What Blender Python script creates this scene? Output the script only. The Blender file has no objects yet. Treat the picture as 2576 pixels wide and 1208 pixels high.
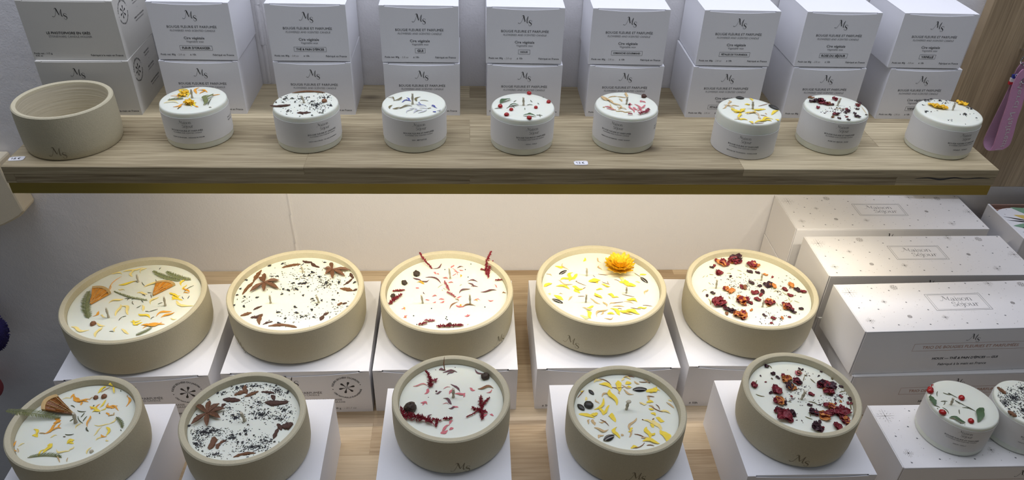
import bpy, math, random
import numpy as np
from mathutils import Vector, Matrix
PI = math.pi
scn = bpy.context.scene
col = scn.collection
R0 = random.Random(7)

# ---------------------------------------------------------------- camera
CF = 1907.117                                  # focal length in pixels of a 2576 px wide frame
CR = ((0.9984625145, 0.0015058786, -0.0554106433),
      (-0.0462095647, 0.5747172711, -0.8170463478),
      (0.0306150811, 0.8183506526, 0.5739032376))
CC = Vector((0.0, 0.0, 0.6986))
RM = Matrix(CR)
cd = bpy.data.cameras.new('camera'); cam = bpy.data.objects.new('camera', cd); col.objects.link(cam)
cd.sensor_width = 36.0; cd.lens = 36.0*CF/2576.0; cd.clip_start = 0.01; cd.clip_end = 50
cam.matrix_world = Matrix.Translation(CC) @ RM.to_4x4()
scn.camera = cam

# ---------------------------------------------------------------- world, lights, exposure
scn.view_settings.view_transform = 'Standard'; scn.view_settings.look = 'None'
scn.view_settings.gamma = 1.0; scn.view_settings.use_curve_mapping = False
scn.view_settings.exposure = 0.0
w = bpy.data.worlds.new('world'); scn.world = w; w.use_nodes = True
w.node_tree.nodes['Background'].inputs[0].default_value = (0.80, 0.88, 1.0, 1)
w.node_tree.nodes['Background'].inputs[1].default_value = 0.10

def area(name, loc, size, size_y, power, color, aim, spread=PI):
    l = bpy.data.lights.new(name, 'AREA'); l.shape = 'RECTANGLE'; l.size = size; l.size_y = size_y
    l.energy = power; l.color = color; l.spread = spread
    o = bpy.data.objects.new(name, l); col.objects.link(o); o.location = loc
    o.rotation_euler = (Vector(aim)-Vector(loc)).to_track_quat('-Z', 'Y').to_euler()
    return o
area('light_above_shelf', (0.05, 0.765, 0.88), 1.9, 0.10, 4.6, (0.83, 0.86, 1.0), (0.05, 0.79, 0))
area('ceiling_light_overhead', (0.05, 0.56, 2.0), 2.0, 0.30, 8.8, (0.87, 0.91, 1.0), (0.05, 0.56, 0))
area('ceiling_light_shop', (0.2, -0.9, 2.1), 2.4, 0.8, 1.5, (0.95, 0.96, 1.0), (0.05, 0.6, 0.1))

# fixed geometry of the display (metres; the lower counter top is z = 0)
SH = 0.2986        # top of the upper shelf
WY = 0.9165        # wall plane
SX0, SX1, SY0 = -0.4807, 0.5835, 0.7023

def ray(px, py): return RM @ Vector((px-1288.0, -(py-604.0), -CF))
def onz(px, py, z):
    r = ray(px, py); t = (z-CC.z)/r.z; return CC + r*t
def ony(px, py, y):
    r = ray(px, py); t = (y-CC.y)/r.y; return CC + r*t
def oncyl(px, py, c, R):                       # angle (from -Y towards +X) and height on an upright cylinder
    r = ray(px, py); ox, oy = CC.x-c[0], CC.y-c[1]
    a = r.x**2+r.y**2; b = 2*(ox*r.x+oy*r.y); k = ox*ox+oy*oy-R*R
    d = max(b*b-4*a*k, 0); t = (-b-math.sqrt(d))/(2*a)
    p = CC+r*t; return math.atan2(p.x-c[0], -(p.y-c[1])), p.z

# ---------------------------------------------------------------- materials
def nmat(name):
    m = bpy.data.materials.new(name); m.use_nodes = True
    nt = m.node_tree; return m, nt, nt.nodes['Principled BSDF']
def N(nt, t, **kw):
    n = nt.nodes.new(t)
    for k, v in kw.items():
        if hasattr(n, k): setattr(n, k, v)
        else: n.inputs[k.replace('_', ' ')].default_value = v
    return n
def mat(name, c, rough=0.6, var=0.0, scale=200.0, bump=0.0, metal=0.0, sss=0.0, sssr=(0.01, 0.006, 0.004), stretch=(1, 1, 1), spec=0.5, sheen=0.0):
    m, nt, b = nmat(name)
    b.inputs['Roughness'].default_value = rough; b.inputs['Metallic'].default_value = metal
    b.inputs['Specular IOR Level'].default_value = spec
    tc = N(nt, 'ShaderNodeTexCoord'); mp = N(nt, 'ShaderNodeMapping'); mp.inputs['Scale'].default_value = stretch
    nz = N(nt, 'ShaderNodeTexNoise'); nz.inputs['Scale'].default_value = scale; nz.inputs['Detail'].default_value = 4
    nt.links.new(tc.outputs['Object'], mp.inputs[0]); nt.links.new(mp.outputs[0], nz.inputs['Vector'])
    mx = N(nt, 'ShaderNodeMix', data_type='RGBA')
    mx.inputs[6].default_value = tuple(max(0, x*(1-var)) for x in c)+(1,)
    mx.inputs[7].default_value = tuple(min(1, x*(1+var)) for x in c)+(1,)
    nt.links.new(nz.outputs['Fac'], mx.inputs[0]); nt.links.new(mx.outputs[2], b.inputs['Base Color'])
    if bump:
        bp = N(nt, 'ShaderNodeBump'); bp.inputs['Strength'].default_value = bump; bp.inputs['Distance'].default_value = 0.001
        nt.links.new(nz.outputs['Fac'], bp.inputs['Height']); nt.links.new(bp.outputs[0], b.inputs['Normal'])
    if sss:
        b.inputs['Subsurface Weight'].default_value = sss; b.inputs['Subsurface Radius'].default_value = sssr
        b.inputs['Subsurface Scale'].default_value = 1.0
    return m

def wood(name, dark, light, stave, length, axis='X', grain=1.0, rough=0.45, vary=0.5, knots=0.0):
    m, nt, b = nmat(name); b.inputs['Roughness'].default_value = rough; b.inputs['Specular IOR Level'].default_value = 0.35
    L = nt.links.new
    tc = N(nt, 'ShaderNodeTexCoord'); sep = N(nt, 'ShaderNodeSeparateXYZ'); L(tc.outputs['Object'], sep.inputs[0])
    cb = N(nt, 'ShaderNodeCombineXYZ')
    if axis == 'X':                            # along X, staves side by side over Y (and Z on the edges)
        ad = N(nt, 'ShaderNodeMath', operation='ADD'); L(sep.outputs[1], ad.inputs[0]); L(sep.outputs[2], ad.inputs[1])
        L(sep.outputs[0], cb.inputs[0]); L(ad.outputs[0], cb.inputs[1])
    else:
        L(sep.outputs[2], cb.inputs[0]); L(sep.outputs[0], cb.inputs[1])
    br = N(nt, 'ShaderNodeTexBrick', offset=0.37, offset_frequency=2)
    br.inputs['Color1'].default_value = (0, 0, 0, 1); br.inputs['Color2'].default_value = (1, 1, 1, 1); br.inputs['Mortar'].default_value = (0.0, 0, 0, 1)
    br.inputs['Scale'].default_value = 1.0; br.inputs['Mortar Size'].default_value = 0.0003; br.inputs['Brick Width'].default_value = length; br.inputs['Row Height'].default_value = stave
    L(cb.outputs[0], br.inputs['Vector'])
    # grain shifted per stave
    ml = N(nt, 'ShaderNodeVectorMath', operation='SCALE'); L(br.outputs['Color'], ml.inputs[0]); ml.inputs['Scale'].default_value = 7.3
    va = N(nt, 'ShaderNodeVectorMath', operation='ADD'); L(cb.outputs[0], va.inputs[0]); L(ml.outputs[0], va.inputs[1])
    mp = N(nt, 'ShaderNodeMapping'); mp.inputs['Scale'].default_value = (14, 480, 1); L(va.outputs[0], mp.inputs[0])
    n1 = N(nt, 'ShaderNodeTexNoise'); n1.inputs['Scale'].default_value = 1.0; n1.inputs['Detail'].default_value = 6; n1.inputs['Distortion'].default_value = 0.6; L(mp.outputs[0], n1.inputs['Vector'])
    mp2 = N(nt, 'ShaderNodeMapping'); mp2.inputs['Scale'].default_value = (2.5, 28, 1); L(va.outputs[0], mp2.inputs[0])
    n2 = N(nt, 'ShaderNodeTexNoise'); n2.inputs['Scale'].default_value = 1.3; n2.inputs['Detail'].default_value = 3; L(mp2.outputs[0], n2.inputs['Vector'])
    a1 = N(nt, 'ShaderNodeMath', operation='MULTIPLY'); L(n1.outputs['Fac'], a1.inputs[0]); a1.inputs[1].default_value = 0.55*grain
    a2 = N(nt, 'ShaderNodeMath', operation='MULTIPLY_ADD'); L(n2.outputs['Fac'], a2.inputs[0]); a2.inputs[1].default_value = 0.5; L(a1.outputs[0], a2.inputs[2])
    a3 = N(nt, 'ShaderNodeMath', operation='MULTIPLY_ADD'); L(br.outputs['Color'], a3.inputs[0]); a3.inputs[1].default_value = vary; L(a2.outputs[0], a3.inputs[2])
    rp = N(nt, 'ShaderNodeMapRange'); rp.inputs['From Min'].default_value = 0.36+.22*(grain-1); rp.inputs['From Max'].default_value = 0.66+.3*(grain-1)+vary*.95; L(a3.outputs[0], rp.inputs['Value'])
    mx = N(nt, 'ShaderNodeMix', data_type='RGBA'); mx.inputs[6].default_value = dark+(1,); mx.inputs[7].default_value = light+(1,)
    L(rp.outputs[0], mx.inputs[0])
    last = mx.outputs[2]
    if knots:
        mk = N(nt, 'ShaderNodeMapping'); mk.inputs['Scale'].default_value = (9, 17, 1); L(cb.outputs[0], mk.inputs[0])
        vo = N(nt, 'ShaderNodeTexVoronoi'); vo.inputs['Scale'].default_value = 0.62; L(mk.outputs[0], vo.inputs['Vector'])
        mr = N(nt, 'ShaderNodeMapRange'); mr.inputs['From Min'].default_value = 0.03; mr.inputs['From Max'].default_value = 0.10
        mr.inputs['To Min'].default_value = knots; mr.inputs['To Max'].default_value = 0.0; L(vo.outputs['Distance'], mr.inputs['Value'])
        m2 = N(nt, 'ShaderNodeMix', data_type='RGBA'); m2.inputs[7].default_value = (0.05, 0.03, 0.018, 1)
        L(last, m2.inputs[6]); L(mr.outputs[0], m2.inputs[0]); last = m2.outputs[2]
    L(last, b.inputs['Base Color'])
    bp = N(nt, 'ShaderNodeBump'); bp.inputs['Strength'].default_value = 0.25; bp.inputs['Distance'].default_value = 0.0006
    L(n1.outputs['Fac'], bp.inputs['Height']); L(bp.outputs[0], b.inputs['Normal'])
    return m

def emit(name, c, s):
    m, nt, b = nmat(name); b.inputs['Base Color'].default_value = c+(1,)
    b.inputs['Emission Color'].default_value = c+(1,); b.inputs['Emission Strength'].default_value = s
    return m

M = {}
M['paper'] = mat('white_card', (0.81, 0.81, 0.84), 0.55, 0.02, 900, 0.05)
M['paper_side'] = M['paper']
M['greige'] = mat('natural_card', (0.60, 0.585, 0.54), 0.65, 0.03, 900, 0.05)
M['gift'] = mat('gift_card', (0.80, 0.785, 0.78), 0.45, 0.02, 900, 0.03)
M['label'] = mat('label_paper', (0.74, 0.73, 0.70), 0.6, 0.02, 900, 0.03)
M['ink'] = mat('black_ink', (0.022, 0.022, 0.026), 0.5)
M['ink2'] = mat('grey_ink', (0.13, 0.13, 0.14), 0.5)
M['ink3'] = mat('soft_print_ink', (0.30, 0.28, 0.27), 0.45)
M['copper'] = mat('copper_foil_ink', (0.42, 0.20, 0.12), 0.4, metal=0.4)
M['stone'] = mat('stoneware', (0.53, 0.48, 0.335), 0.75, 0.10, 700, 0.25)
M['stone_in'] = mat('stoneware_throwing_rings', (0.53, 0.48, 0.36), 0.75, 0.16, 14, 0.5, stretch=(1, 1, 30))
M['engrave'] = mat('engraved_clay', (0.20, 0.165, 0.10), 0.9)
M['wax'] = mat('candle_wax', (0.80, 0.82, 0.71), 0.38, 0.02, 60, 0.08, sss=0.35, sssr=(0.006, 0.0045, 0.003))
M['wick'] = mat('cotton_wick', (0.55, 0.50, 0.38), 0.9, 0.25, 1500, 0.5)
M['brass'] = mat('brushed_brass', (0.40, 0.30, 0.07), 0.38, 0.08, 3, metal=0.8, stretch=(1, 200, 200))
M['led'] = emit('led_diffuser', (1.0, 0.86, 0.66), 6.0)
M['steel'] = mat('polished_steel', (0.7, 0.7, 0.72), 0.15, metal=1.0)
M['leather'] = mat('pink_leather', (0.52, 0.26, 0.42), 0.42, 0.10, 500, 0.15)
M['leather_back'] = mat('suede_back', (0.36, 0.20, 0.30), 0.9, 0.25, 1200, 0.5)
M['silver'] = mat('silver_print', (0.75, 0.72, 0.78), 0.3, metal=0.5)
M['blue'] = mat('blue_thread', (0.03, 0.05, 0.33), 0.7); M['white'] = mat('white_thread', (0.8, 0.8, 0.8), 0.7); M['redt'] = mat('red_thread', (0.5, 0.02, 0.03), 0.7)
M['canvas'] = mat('cream_canvas', (0.74, 0.66, 0.50), 0.9, 0.06, 1500, 0.4)
M['navy'] = mat('navy_wool', (0.018, 0.012, 0.10), 0.95, 0.4, 700, 1.0)
M['pinkwool'] = mat('coral_wool', (0.45, 0.10, 0.12), 0.95, 0.2, 700, 0.6)
M['kraft'] = mat('brown_kraft', (0.30, 0.18, 0.14), 0.8, 0.1, 500)
M['gleaf'] = mat('green_print', (0.20, 0.36, 0.24), 0.5); M['yprint'] = mat('yellow_print', (0.70, 0.52, 0.14), 0.5)
# dried botanicals
M['yel'] = mat('yellow_petal', (0.90, 0.66, 0.05), 0.6, 0.15, 300); M['pale'] = mat('pale_yellow_petal', (0.90, 0.72, 0.26), 0.6, 0.12, 300)
M['org'] = mat('orange_petal', (0.85, 0.36, 0.03), 0.6, 0.25, 300); M['tan'] = mat('dried_tan_petal', (0.60, 0.42, 0.20), 0.7, 0.3, 400)
M['pink'] = mat('pink_petal', (0.62, 0.16, 0.18), 0.6, 0.25, 300); M['plum'] = mat('plum_petal', (0.13, 0.045, 0.06), 0.6, 0.35, 300)
M['brn'] = mat('dried_brown_petal', (0.25, 0.11, 0.05), 0.7, 0.35, 300); M['blu'] = mat('cornflower_petal', (0.06, 0.08, 0.36), 0.6, 0.3, 300)
M['lil'] = mat('sunken_grey_petal', (0.50, 0.50, 0.55), 0.6, 0.15, 300); M['olv'] = mat('olive_leaf', (0.17, 0.14, 0.06), 0.7, 0.35, 300)
M['grn'] = mat('green_leaf', (0.07, 0.13, 0.055), 0.5, 0.35, 250); M['fern'] = mat('fern_green', (0.18, 0.20, 0.07), 0.6, 0.35, 400)
M['ndl'] = mat('pine_needle', (0.085, 0.095, 0.05), 0.6, 0.4, 500); M['ndlL'] = mat('straw_green_stem', (0.36, 0.34, 0.13), 0.6, 0.3, 500)
M['anise'] = mat('star_anise_bark', (0.17, 0.075, 0.035), 0.55, 0.5, 900, 0.8); M['bark'] = mat('cinnamon_bark', (0.16, 0.068, 0.025), 0.6, 0.5, 500, 0.6, stretch=(1, 1, 1))
M['dbark'] = mat('dark_clove', (0.075, 0.03, 0.018), 0.6, 0.5, 700, 0.8)
M['tea'] = mat('black_tea', (0.022, 0.022, 0.026), 0.7, 0.5, 900); M['rose'] = mat('rose_petal_dark_red', (0.21, 0.018, 0.03), 0.55, 0.5, 350, 0.4)
M['roseo'] = mat('rose_petal_orange', (0.58, 0.22, 0.05), 0.55, 0.45, 350, 0.4); M['rosed'] = mat('rose_petal_blackened', (0.045, 0.012, 0.02), 0.55, 0.4, 350, 0.4)
M['amar'] = mat('amaranth_red', (0.24, 0.012, 0.025), 0.6, 0.45, 600, 0.5); M['amarp'] = mat('amaranth_pink', (0.42, 0.09, 0.12), 0.6, 0.4, 600, 0.5)
M['berry'] = mat('red_berry', (0.40, 0.012, 0.012), 0.25, 0.15, 300); M['dberry'] = mat('dark_wrinkled_berry', (0.05, 0.032, 0.02), 0.6, 0.5, 500, 1.0)
M['pulp'] = mat('dried_orange_pulp', (0.66, 0.27, 0.03), 0.4, 0.45, 500, 0.8); M['pulpd'] = mat('caramelised_orange_pulp', (0.22, 0.075, 0.012), 0.35, 0.5, 500, 0.8)
M['rind'] = mat('orange_rind', (0.55, 0.36, 0.14), 0.6, 0.3, 300)
M['flow'] = mat('everlasting_yellow', (0.93, 0.55, 0.025), 0.45, 0.18, 150)
def seedmat():
    m, nt, b = nmat('striped_seed'); tc = N(nt, 'ShaderNodeTexCoord'); wv = N(nt, 'ShaderNodeTexWave', bands_direction='Y')
    wv.inputs['Scale'].default_value = 120; wv.inputs['Distortion'].default_value = 2.0; wv.inputs['Detail'].default_value = 2; nt.links.new(tc.outputs['Object'], wv.inputs['Vector'])
    cr = N(nt, 'ShaderNodeValToRGB'); cr.color_ramp.elements[0].position = 0.72; cr.color_ramp.elements[0].color = (0.018, 0.016, 0.016, 1)
    cr.color_ramp.elements[1].position = 0.9; cr.color_ramp.elements[1].color = (0.33, 0.30, 0.26, 1)
    nt.links.new(wv.outputs['Fac'], cr.inputs[0]); nt.links.new(cr.outputs[0], b.inputs['Base Color']); b.inputs['Roughness'].default_value = 0.4
    return m
M['seed'] = seedmat(); M['seedd'] = mat('dark_seed', (0.03, 0.028, 0.022), 0.45, 0.5, 400)
M['shelfwood'] = wood('greyed_oak_staves', (0.17, 0.125, 0.065), (0.64, 0.545, 0.355), 0.062, 0.47, vary=0.35, knots=0.75, grain=1.5)
M['counterwood'] = wood('oak_butcher_block', (0.27, 0.18, 0.095), (0.66, 0.53, 0.36), 0.0475, 0.31, vary=0.55, grain=1.3)
M['panelwood'] = wood('oak_panel_vertical', (0.20, 0.145, 0.085), (0.42, 0.32, 0.20), 0.6, 3.0, axis='Z', vary=0.0)
def wallmat():
    m, nt, b = nmat('painted_plaster'); L = nt.links.new
    b.inputs['Roughness'].default_value = 0.5; b.inputs['Base Color'].default_value = (0.77, 0.76, 0.77, 1)
    tc = N(nt, 'ShaderNodeTexCoord'); n1 = N(nt, 'ShaderNodeTexNoise'); n1.inputs['Scale'].default_value = 45; n1.inputs['Detail'].default_value = 8; n1.inputs['Roughness'].default_value = 0.62
    n2 = N(nt, 'ShaderNodeTexNoise'); n2.inputs['Scale'].default_value = 420; n2.inputs['Detail'].default_value = 2
    L(tc.outputs['Object'], n1.inputs['Vector']); L(tc.outputs['Object'], n2.inputs['Vector'])
    ad = N(nt, 'ShaderNodeMath', operation='MULTIPLY_ADD'); L(n2.outputs['Fac'], ad.inputs[0]); ad.inputs[1].default_value = 0.25; L(n1.outputs['Fac'], ad.inputs[2])
    bp = N(nt, 'ShaderNodeBump'); bp.inputs['Strength'].default_value = 0.42; bp.inputs['Distance'].default_value = 0.0022
    L(ad.outputs[0], bp.inputs['Height']); L(bp.outputs[0], b.inputs['Normal'])
    return m
M['wall'] = wallmat(); M['floor'] = mat('grey_floor', (0.25, 0.24, 0.23), 0.6, 0.1, 5); M['cab'] = mat('cabinet_white', (0.55, 0.53, 0.5), 0.6)

# ---------------------------------------------------------------- mesh helper
class MB:
    def __init__(s): s.v = []; s.f = []; s.mi = []; s.ms = []; s.sm = []
    def mid(s, m):
        if m not in s.ms: s.ms.append(m)
        return s.ms.index(m)
    def add(s, vs, fs, m, smooth=False):
        b = len(s.v); k = s.mid(m); s.v.extend([tuple(p) for p in vs])
        for f in fs: s.f.append(tuple(b+i for i in f)); s.mi.append(k); s.sm.append(smooth)
    def box(s, x0, x1, y0, y1, z0, z1, m, bev=0.0):
        if not bev:
            vs = [(x, y, z) for z in (z0, z1) for y in (y0, y1) for x in (x0, x1)]
            s.add(vs, [(0, 2, 3, 1), (4, 5, 7, 6), (0, 1, 5, 4), (2, 6, 7, 3), (0, 4, 6, 2), (1, 3, 7, 5)], m); return
        b = bev; vs = []; C = {}
        for ix, x in ((0, x0), (1, x1)):
            for iy, y in ((0, y0), (1, y1)):
                for iz, z in ((0, z0), (1, z1)):
                    sx, sy, sz = (1 if ix == 0 else -1), (1 if iy == 0 else -1), (1 if iz == 0 else -1)
                    C[ix, iy, iz, 'x'] = len(vs); vs.append((x, y+sy*b, z+sz*b))
                    C[ix, iy, iz, 'y'] = len(vs); vs.append((x+sx*b, y, z+sz*b))
                    C[ix, iy, iz, 'z'] = len(vs); vs.append((x+sx*b, y+sy*b, z))
        f = []
        for i in (0, 1):
            q = [C[i, 0, 0, 'x'], C[i, 1, 0, 'x'], C[i, 1, 1, 'x'], C[i, 0, 1, 'x']]; f.append(q if i else q[::-1])
            q = [C[0, i, 0, 'y'], C[0, i, 1, 'y'], C[1, i, 1, 'y'], C[1, i, 0, 'y']]; f.append(q if i else q[::-1])
            q = [C[0, 0, i, 'z'], C[1, 0, i, 'z'], C[1, 1, i, 'z'], C[0, 1, i, 'z']]; f.append(q if i else q[::-1])
        for i in (0, 1):
            for j in (0, 1):
                q = [C[0, i, j, 'y'], C[1, i, j, 'y'], C[1, i, j, 'z'], C[0, i, j, 'z']]; f.append(q if (i ^ j) else q[::-1])
                q = [C[i, 0, j, 'x'], C[i, 1, j, 'x'], C[i, 1, j, 'z'], C[i, 0, j, 'z']]; f.append(q[::-1] if (i ^ j) else q)
                q = [C[i, j, 0, 'x'], C[i, j, 1, 'x'], C[i, j, 1, 'y'], C[i, j, 0, 'y']]; f.append(q if (i ^ j) else q[::-1])
                for k in (0, 1):
                    t = [C[i, j, k, 'x'], C[i, j, k, 'y'], C[i, j, k, 'z']]; f.append(t if (i+j+k) % 2 else t[::-1])
        s.add(vs, f, m)
    def lathe(s, prof, m, n=96, smooth=True, closed=True, mats=None):
        b = len(s.v); k = len(prof)
        for i in range(n):
            a = 2*PI*i/n
            for r, z in prof: s.v.append((r*math.sin(a), -r*math.cos(a), z))
        for i in range(n):
            j = (i+1) % n
            for q in range(k-1):
                mm = mats[q] if mats else m
                A, B, C_, D = b+i*k+q, b+j*k+q, b+j*k+q+1, b+i*k+q+1
                s.f.append((A, B, C_, D)); s.mi.append(s.mid(mm)); s.sm.append(smooth)
    def tube(s, pts, rad, m, n=6, cap=True, smooth=True):
        pts = [Vector(p) for p in pts]; rs = rad if isinstance(rad, (list, tuple)) else [rad]*len(pts)
        b = len(s.v); k = s.mid(m); up = Vector((0, 0, 1))
        for i, p in enumerate(pts):
            t = (pts[min(i+1, len(pts)-1)]-pts[max(i-1, 0)])
            t = t.normalized() if t.length > 1e-9 else Vector((1, 0, 0))
            u = t.cross(up if abs(t.z) < 0.9 else Vector((1, 0, 0))).normalized(); v = u.cross(t)
            for j in range(n):
                a = 2*PI*j/n; s.v.append(tuple(p+(u*math.cos(a)+v*math.sin(a))*rs[i]))
        for i in range(len(pts)-1):
            for j in range(n):
                s.f.append((b+i*n+j, b+i*n+(j+1) % n, b+(i+1)*n+(j+1) % n, b+(i+1)*n+j)); s.mi.append(k); s.sm.append(smooth)
        if cap:
            s.f.append(tuple(b+j for j in range(n))[::-1]); s.mi.append(k); s.sm.append(False)
            e = b+(len(pts)-1)*n; s.f.append(tuple(e+j for j in range(n))); s.mi.append(k); s.sm.append(False)
    def ball(s, c, r, m, seg=12, rings=8, rough=0.0, rnd=None, rz=0.0, smooth=True):
        c = Vector(c); rx, ry, rzz = r if isinstance(r, (tuple, list)) else (r, r, r)
        b = len(s.v); k = s.mid(m); ca, sa = math.cos(rz), math.sin(rz)
        for i in range(rings+1):
            ph = PI*i/rings
            for j in range(seg):
                th = 2*PI*j/seg; q = 1+(rnd.uniform(-rough, rough) if rnd else 0)
                x, y, z = rx*math.sin(ph)*math.cos(th)*q, ry*math.sin(ph)*math.sin(th)*q, rzz*math.cos(ph)*q
                s.v.append((c.x+x*ca-y*sa, c.y+x*sa+y*ca, c.z+z))
        for i in range(rings):
            for j in range(seg):
                s.f.append((b+i*seg+j, b+(i+1)*seg+j, b+(i+1)*seg+(j+1) % seg, b+i*seg+(j+1) % seg)); s.mi.append(k); s.sm.append(smooth)
    def build(s, name, parent=None, loc=None, rz=0.0):
        me = bpy.data.meshes.new(name)
        me.from_pydata(s.v, [], s.f)
        for m in s.ms: me.materials.append(M[m])
        me.polygons.foreach_set('material_index', s.mi); me.polygons.foreach_set('use_smooth', s.sm)
        me.update()
        if any(s.sm): me.set_sharp_from_angle(angle=math.radians(38))
        return link(name, me, parent, loc, rz)
def link(name, me, parent=None, loc=None, rz=0.0):
    o = bpy.data.objects.new(name, me); col.objects.link(o)
    if parent: o.parent = parent
    if loc is not None: o.location = loc
    o.rotation_euler.z = rz
    return o
def tag(o, label, cat, group=None):
    o['label'] = label; o['category'] = cat
    if group: o['group'] = group
    return o
def empty(name, loc, rz=0.0):
    o = bpy.data.objects.new(name, None); col.objects.link(o); o.location = loc; o.rotation_euler.z = rz
    o.empty_display_size = 0.02
    return o
def struct(o): o['kind'] = 'structure'; return o

# ---------------------------------------------------------------- lettering (flat triangles, drawn in u,v)
TC = {}
def text_geo(t, weight=0.0):
    key = (t, weight)
    if key in TC: return TC[key]
    c = bpy.data.curves.new('t', 'FONT'); c.body = t; c.size = 1.0; c.resolution_u = 2; c.offset = weight; c.fill_mode = 'FRONT'
    o = bpy.data.objects.new('t', c); me = o.to_mesh()
    vs = [(v.co.x, v.co.y) for v in me.vertices]; fs = [tuple(p.vertices) for p in me.polygons]
    o.to_mesh_clear(); bpy.data.objects.remove(o); bpy.data.curves.remove(c)
    xs = [v[0] for v in vs] or [0, 1]; x0, x1 = min(xs), max(xs)
    vs = [(x-x0, y) for x, y in vs]
    TC[key] = (vs, fs, x1-x0); return TC[key]
class Print:
    """collects flat shapes in (u, v) millimetre-like face coordinates"""
    def __init__(s): s.items = []
    def text(s, t, u, v, width, m='ink', align='c', weight=0.0, slant=0.0, maxh=None):
        vs, fs, w = text_geo(t, weight); k = width/w
        off = {'c': -w/2, 'l': 0, 'r': -w}[align]
        s.items.append(([(u+(x+off+slant*y)*k, v+(y-0.35)*k) for x, y in vs], fs, m)); return s
    def arc(s, t, u, v, r, a0, a1, m='ink', flip=False, h=None):
        vs, fs, w = text_geo(t, 0.02); k = abs(a1-a0)*r/w; out = []
        for x, y in vs:
            a = a0+(a1-a0)*x/w; rr = r+(y-0.35)*k*(-1 if flip else 1)
            out.append((u+rr*math.cos(a), v+rr*math.sin(a)))
        s.items.append((out, fs, m)); return s
    def line(s, p, q, t, m='ink'):
        dx, dy = q[0]-p[0], q[1]-p[1]; L = math.hypot(dx, dy) or 1e-9; nx, ny = -dy/L*t/2, dx/L*t/2
        s.items.append(([(p[0]+nx, p[1]+ny), (p[0]-nx, p[1]-ny), (q[0]-nx, q[1]-ny), (q[0]+nx, q[1]+ny)], [(0, 1, 2, 3)], m)); return s
    def rect(s, u, v, w, h, t, m='ink'):
        a, b, c, d = (u-w/2, v-h/2), (u+w/2, v-h/2), (u+w/2, v+h/2), (u-w/2, v+h/2)
        for p, q in ((a, b), (b, c), (c, d), (d, a)): s.line(p, q, t, m)
        return s
    def ell(s, u, v, a, b, rot=0.0, m='ink', n=10):
        c, d = math.cos(rot), math.sin(rot)
        s.items.append(([(u+a*math.cos(2*PI*i/n)*c-b*math.sin(2*PI*i/n)*d, v+a*math.cos(2*PI*i/n)*d+b*math.sin(2*PI*i/n)*c) for i in range(n)], [tuple(range(n))], m)); return s
    def pen(s, pts, ws, m='ink', sub=5):
        P = smooth2(pts, sub); n = len(P); L, Rr = [], []
        for i, p in enumerate(P):
            a, b = P[max(i-1, 0)], P[min(i+1, n-1)]; dx, dy = b[0]-a[0], b[1]-a[1]; l = math.hypot(dx, dy) or 1e-9
            f = i/(n-1)*(len(ws)-1); k = min(int(f), len(ws)-2); wd = ws[k]*(1-(f-k))+ws[k+1]*(f-k)
            L.append((p[0]-dy/l*wd/2, p[1]+dx/l*wd/2)); Rr.append((p[0]+dy/l*wd/2, p[1]-dx/l*wd/2))
        s.items.append((L+Rr, [(i, n+i, n+i+1, i+1) for i in range(n-1)], m)); return s
    def nib(s, pts, thick, thin, m='ink', sub=5):
        P = smooth2(pts, sub); n = len(P); ws = []
        for i in range(n):
            a, b = P[max(i-1, 0)], P[min(i+1, n-1)]; l = math.hypot(b[0]-a[0], b[1]-a[1]) or 1e-9
            ws.append(thin+(thick-thin)*(abs(b[1]-a[1])/l)**1.6)
        s.pen(P, ws, m, 1)
        return s
    def sub(s, other, u, v, k=1.0, ky=None):
        ky = ky or k
        for vs, fs, m in other.items: s.items.append(([(u+x*k, v+y*ky) for x, y in vs], fs, m))
        return s
    def recolor(s, m):
        s.items = [(v, f, m) for v, f, _ in s.items]; return s
    def put(s, mb, fn):
        for vs, fs, m in s.items: mb.add([fn(x, y) for x, y in vs], fs, m)
def smooth2(pts, sub):
    if sub <= 1 or len(pts) < 3: return list(pts)
    out = []
    for i in range(len(pts)-1):
        p0, p1, p2, p3 = pts[max(i-1, 0)], pts[i], pts[i+1], pts[min(i+2, len(pts)-1)]
        for j in range(sub):
            t = j/sub; out.append(tuple(0.5*((2*p1[k])+(-p0[k]+p2[k])*t+(2*p0[k]-5*p1[k]+4*p2[k]-p3[k])*t*t+(-p0[k]+3*p1[k]-3*p2[k]+p3[k])*t**3) for k in range(len(p1))))
    out.append(tuple(pts[-1])); return out

def logo_M(P, x=0, y=0, k=1.0, wd=1.0):
    q = lambda pts: [(x+(a+.05*b-.02)*k, y+b*k) for a, b in pts]
    P.pen(q([(-.02, .10), (.10, .02), (.26, .08), (.40, .36), (.52, .74), (.58, .98)]), [.07*k*wd, .035*k*wd, .03*k*wd, .03*k*wd])
    P.pen(q([(.36, .90), (.46, 1.03), (.57, .97), (.66, .66), (.78, .26)]), [.02*k*wd, .05*k*wd, .15*k*wd, .15*k*wd, .08*k*wd])
    P.pen(q([(.78, .24), (.92, .52), (1.12, .92)]), [.03*k*wd, .03*k*wd, .03*k*wd])
    P.pen(q([(1.12, .94), (1.06, .55), (1.04, .22), (1.10, .10), (1.22, .18)]), [.06*k*wd, .10*k*wd, .11*k*wd, .06*k*wd, .02*k*wd])
def logo_S(P, x, y, k, wd=1.0):
    q = lambda pts: [(x+a*k, y+b*k) for a, b in pts]
    P.pen(q([(.48, .66), (.44, .86), (.24, .90), (.08, .76), (.14, .58), (.36, .44), (.46, .26), (.32, .06), (.10, .06), (.02, .28)]),
          [.05*k*wd, .04*k*wd, .05*k*wd, .10*k*wd, .17*k*wd, .18*k*wd, .11*k*wd, .05*k*wd, .04*k*wd, .06*k*wd])
def logo():
    P = Print(); logo_M(P, 0, 0, 1.0, .80); logo_S(P, 1.22, -.28, .80, .74); return P      # spans about 0..1.65
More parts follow.
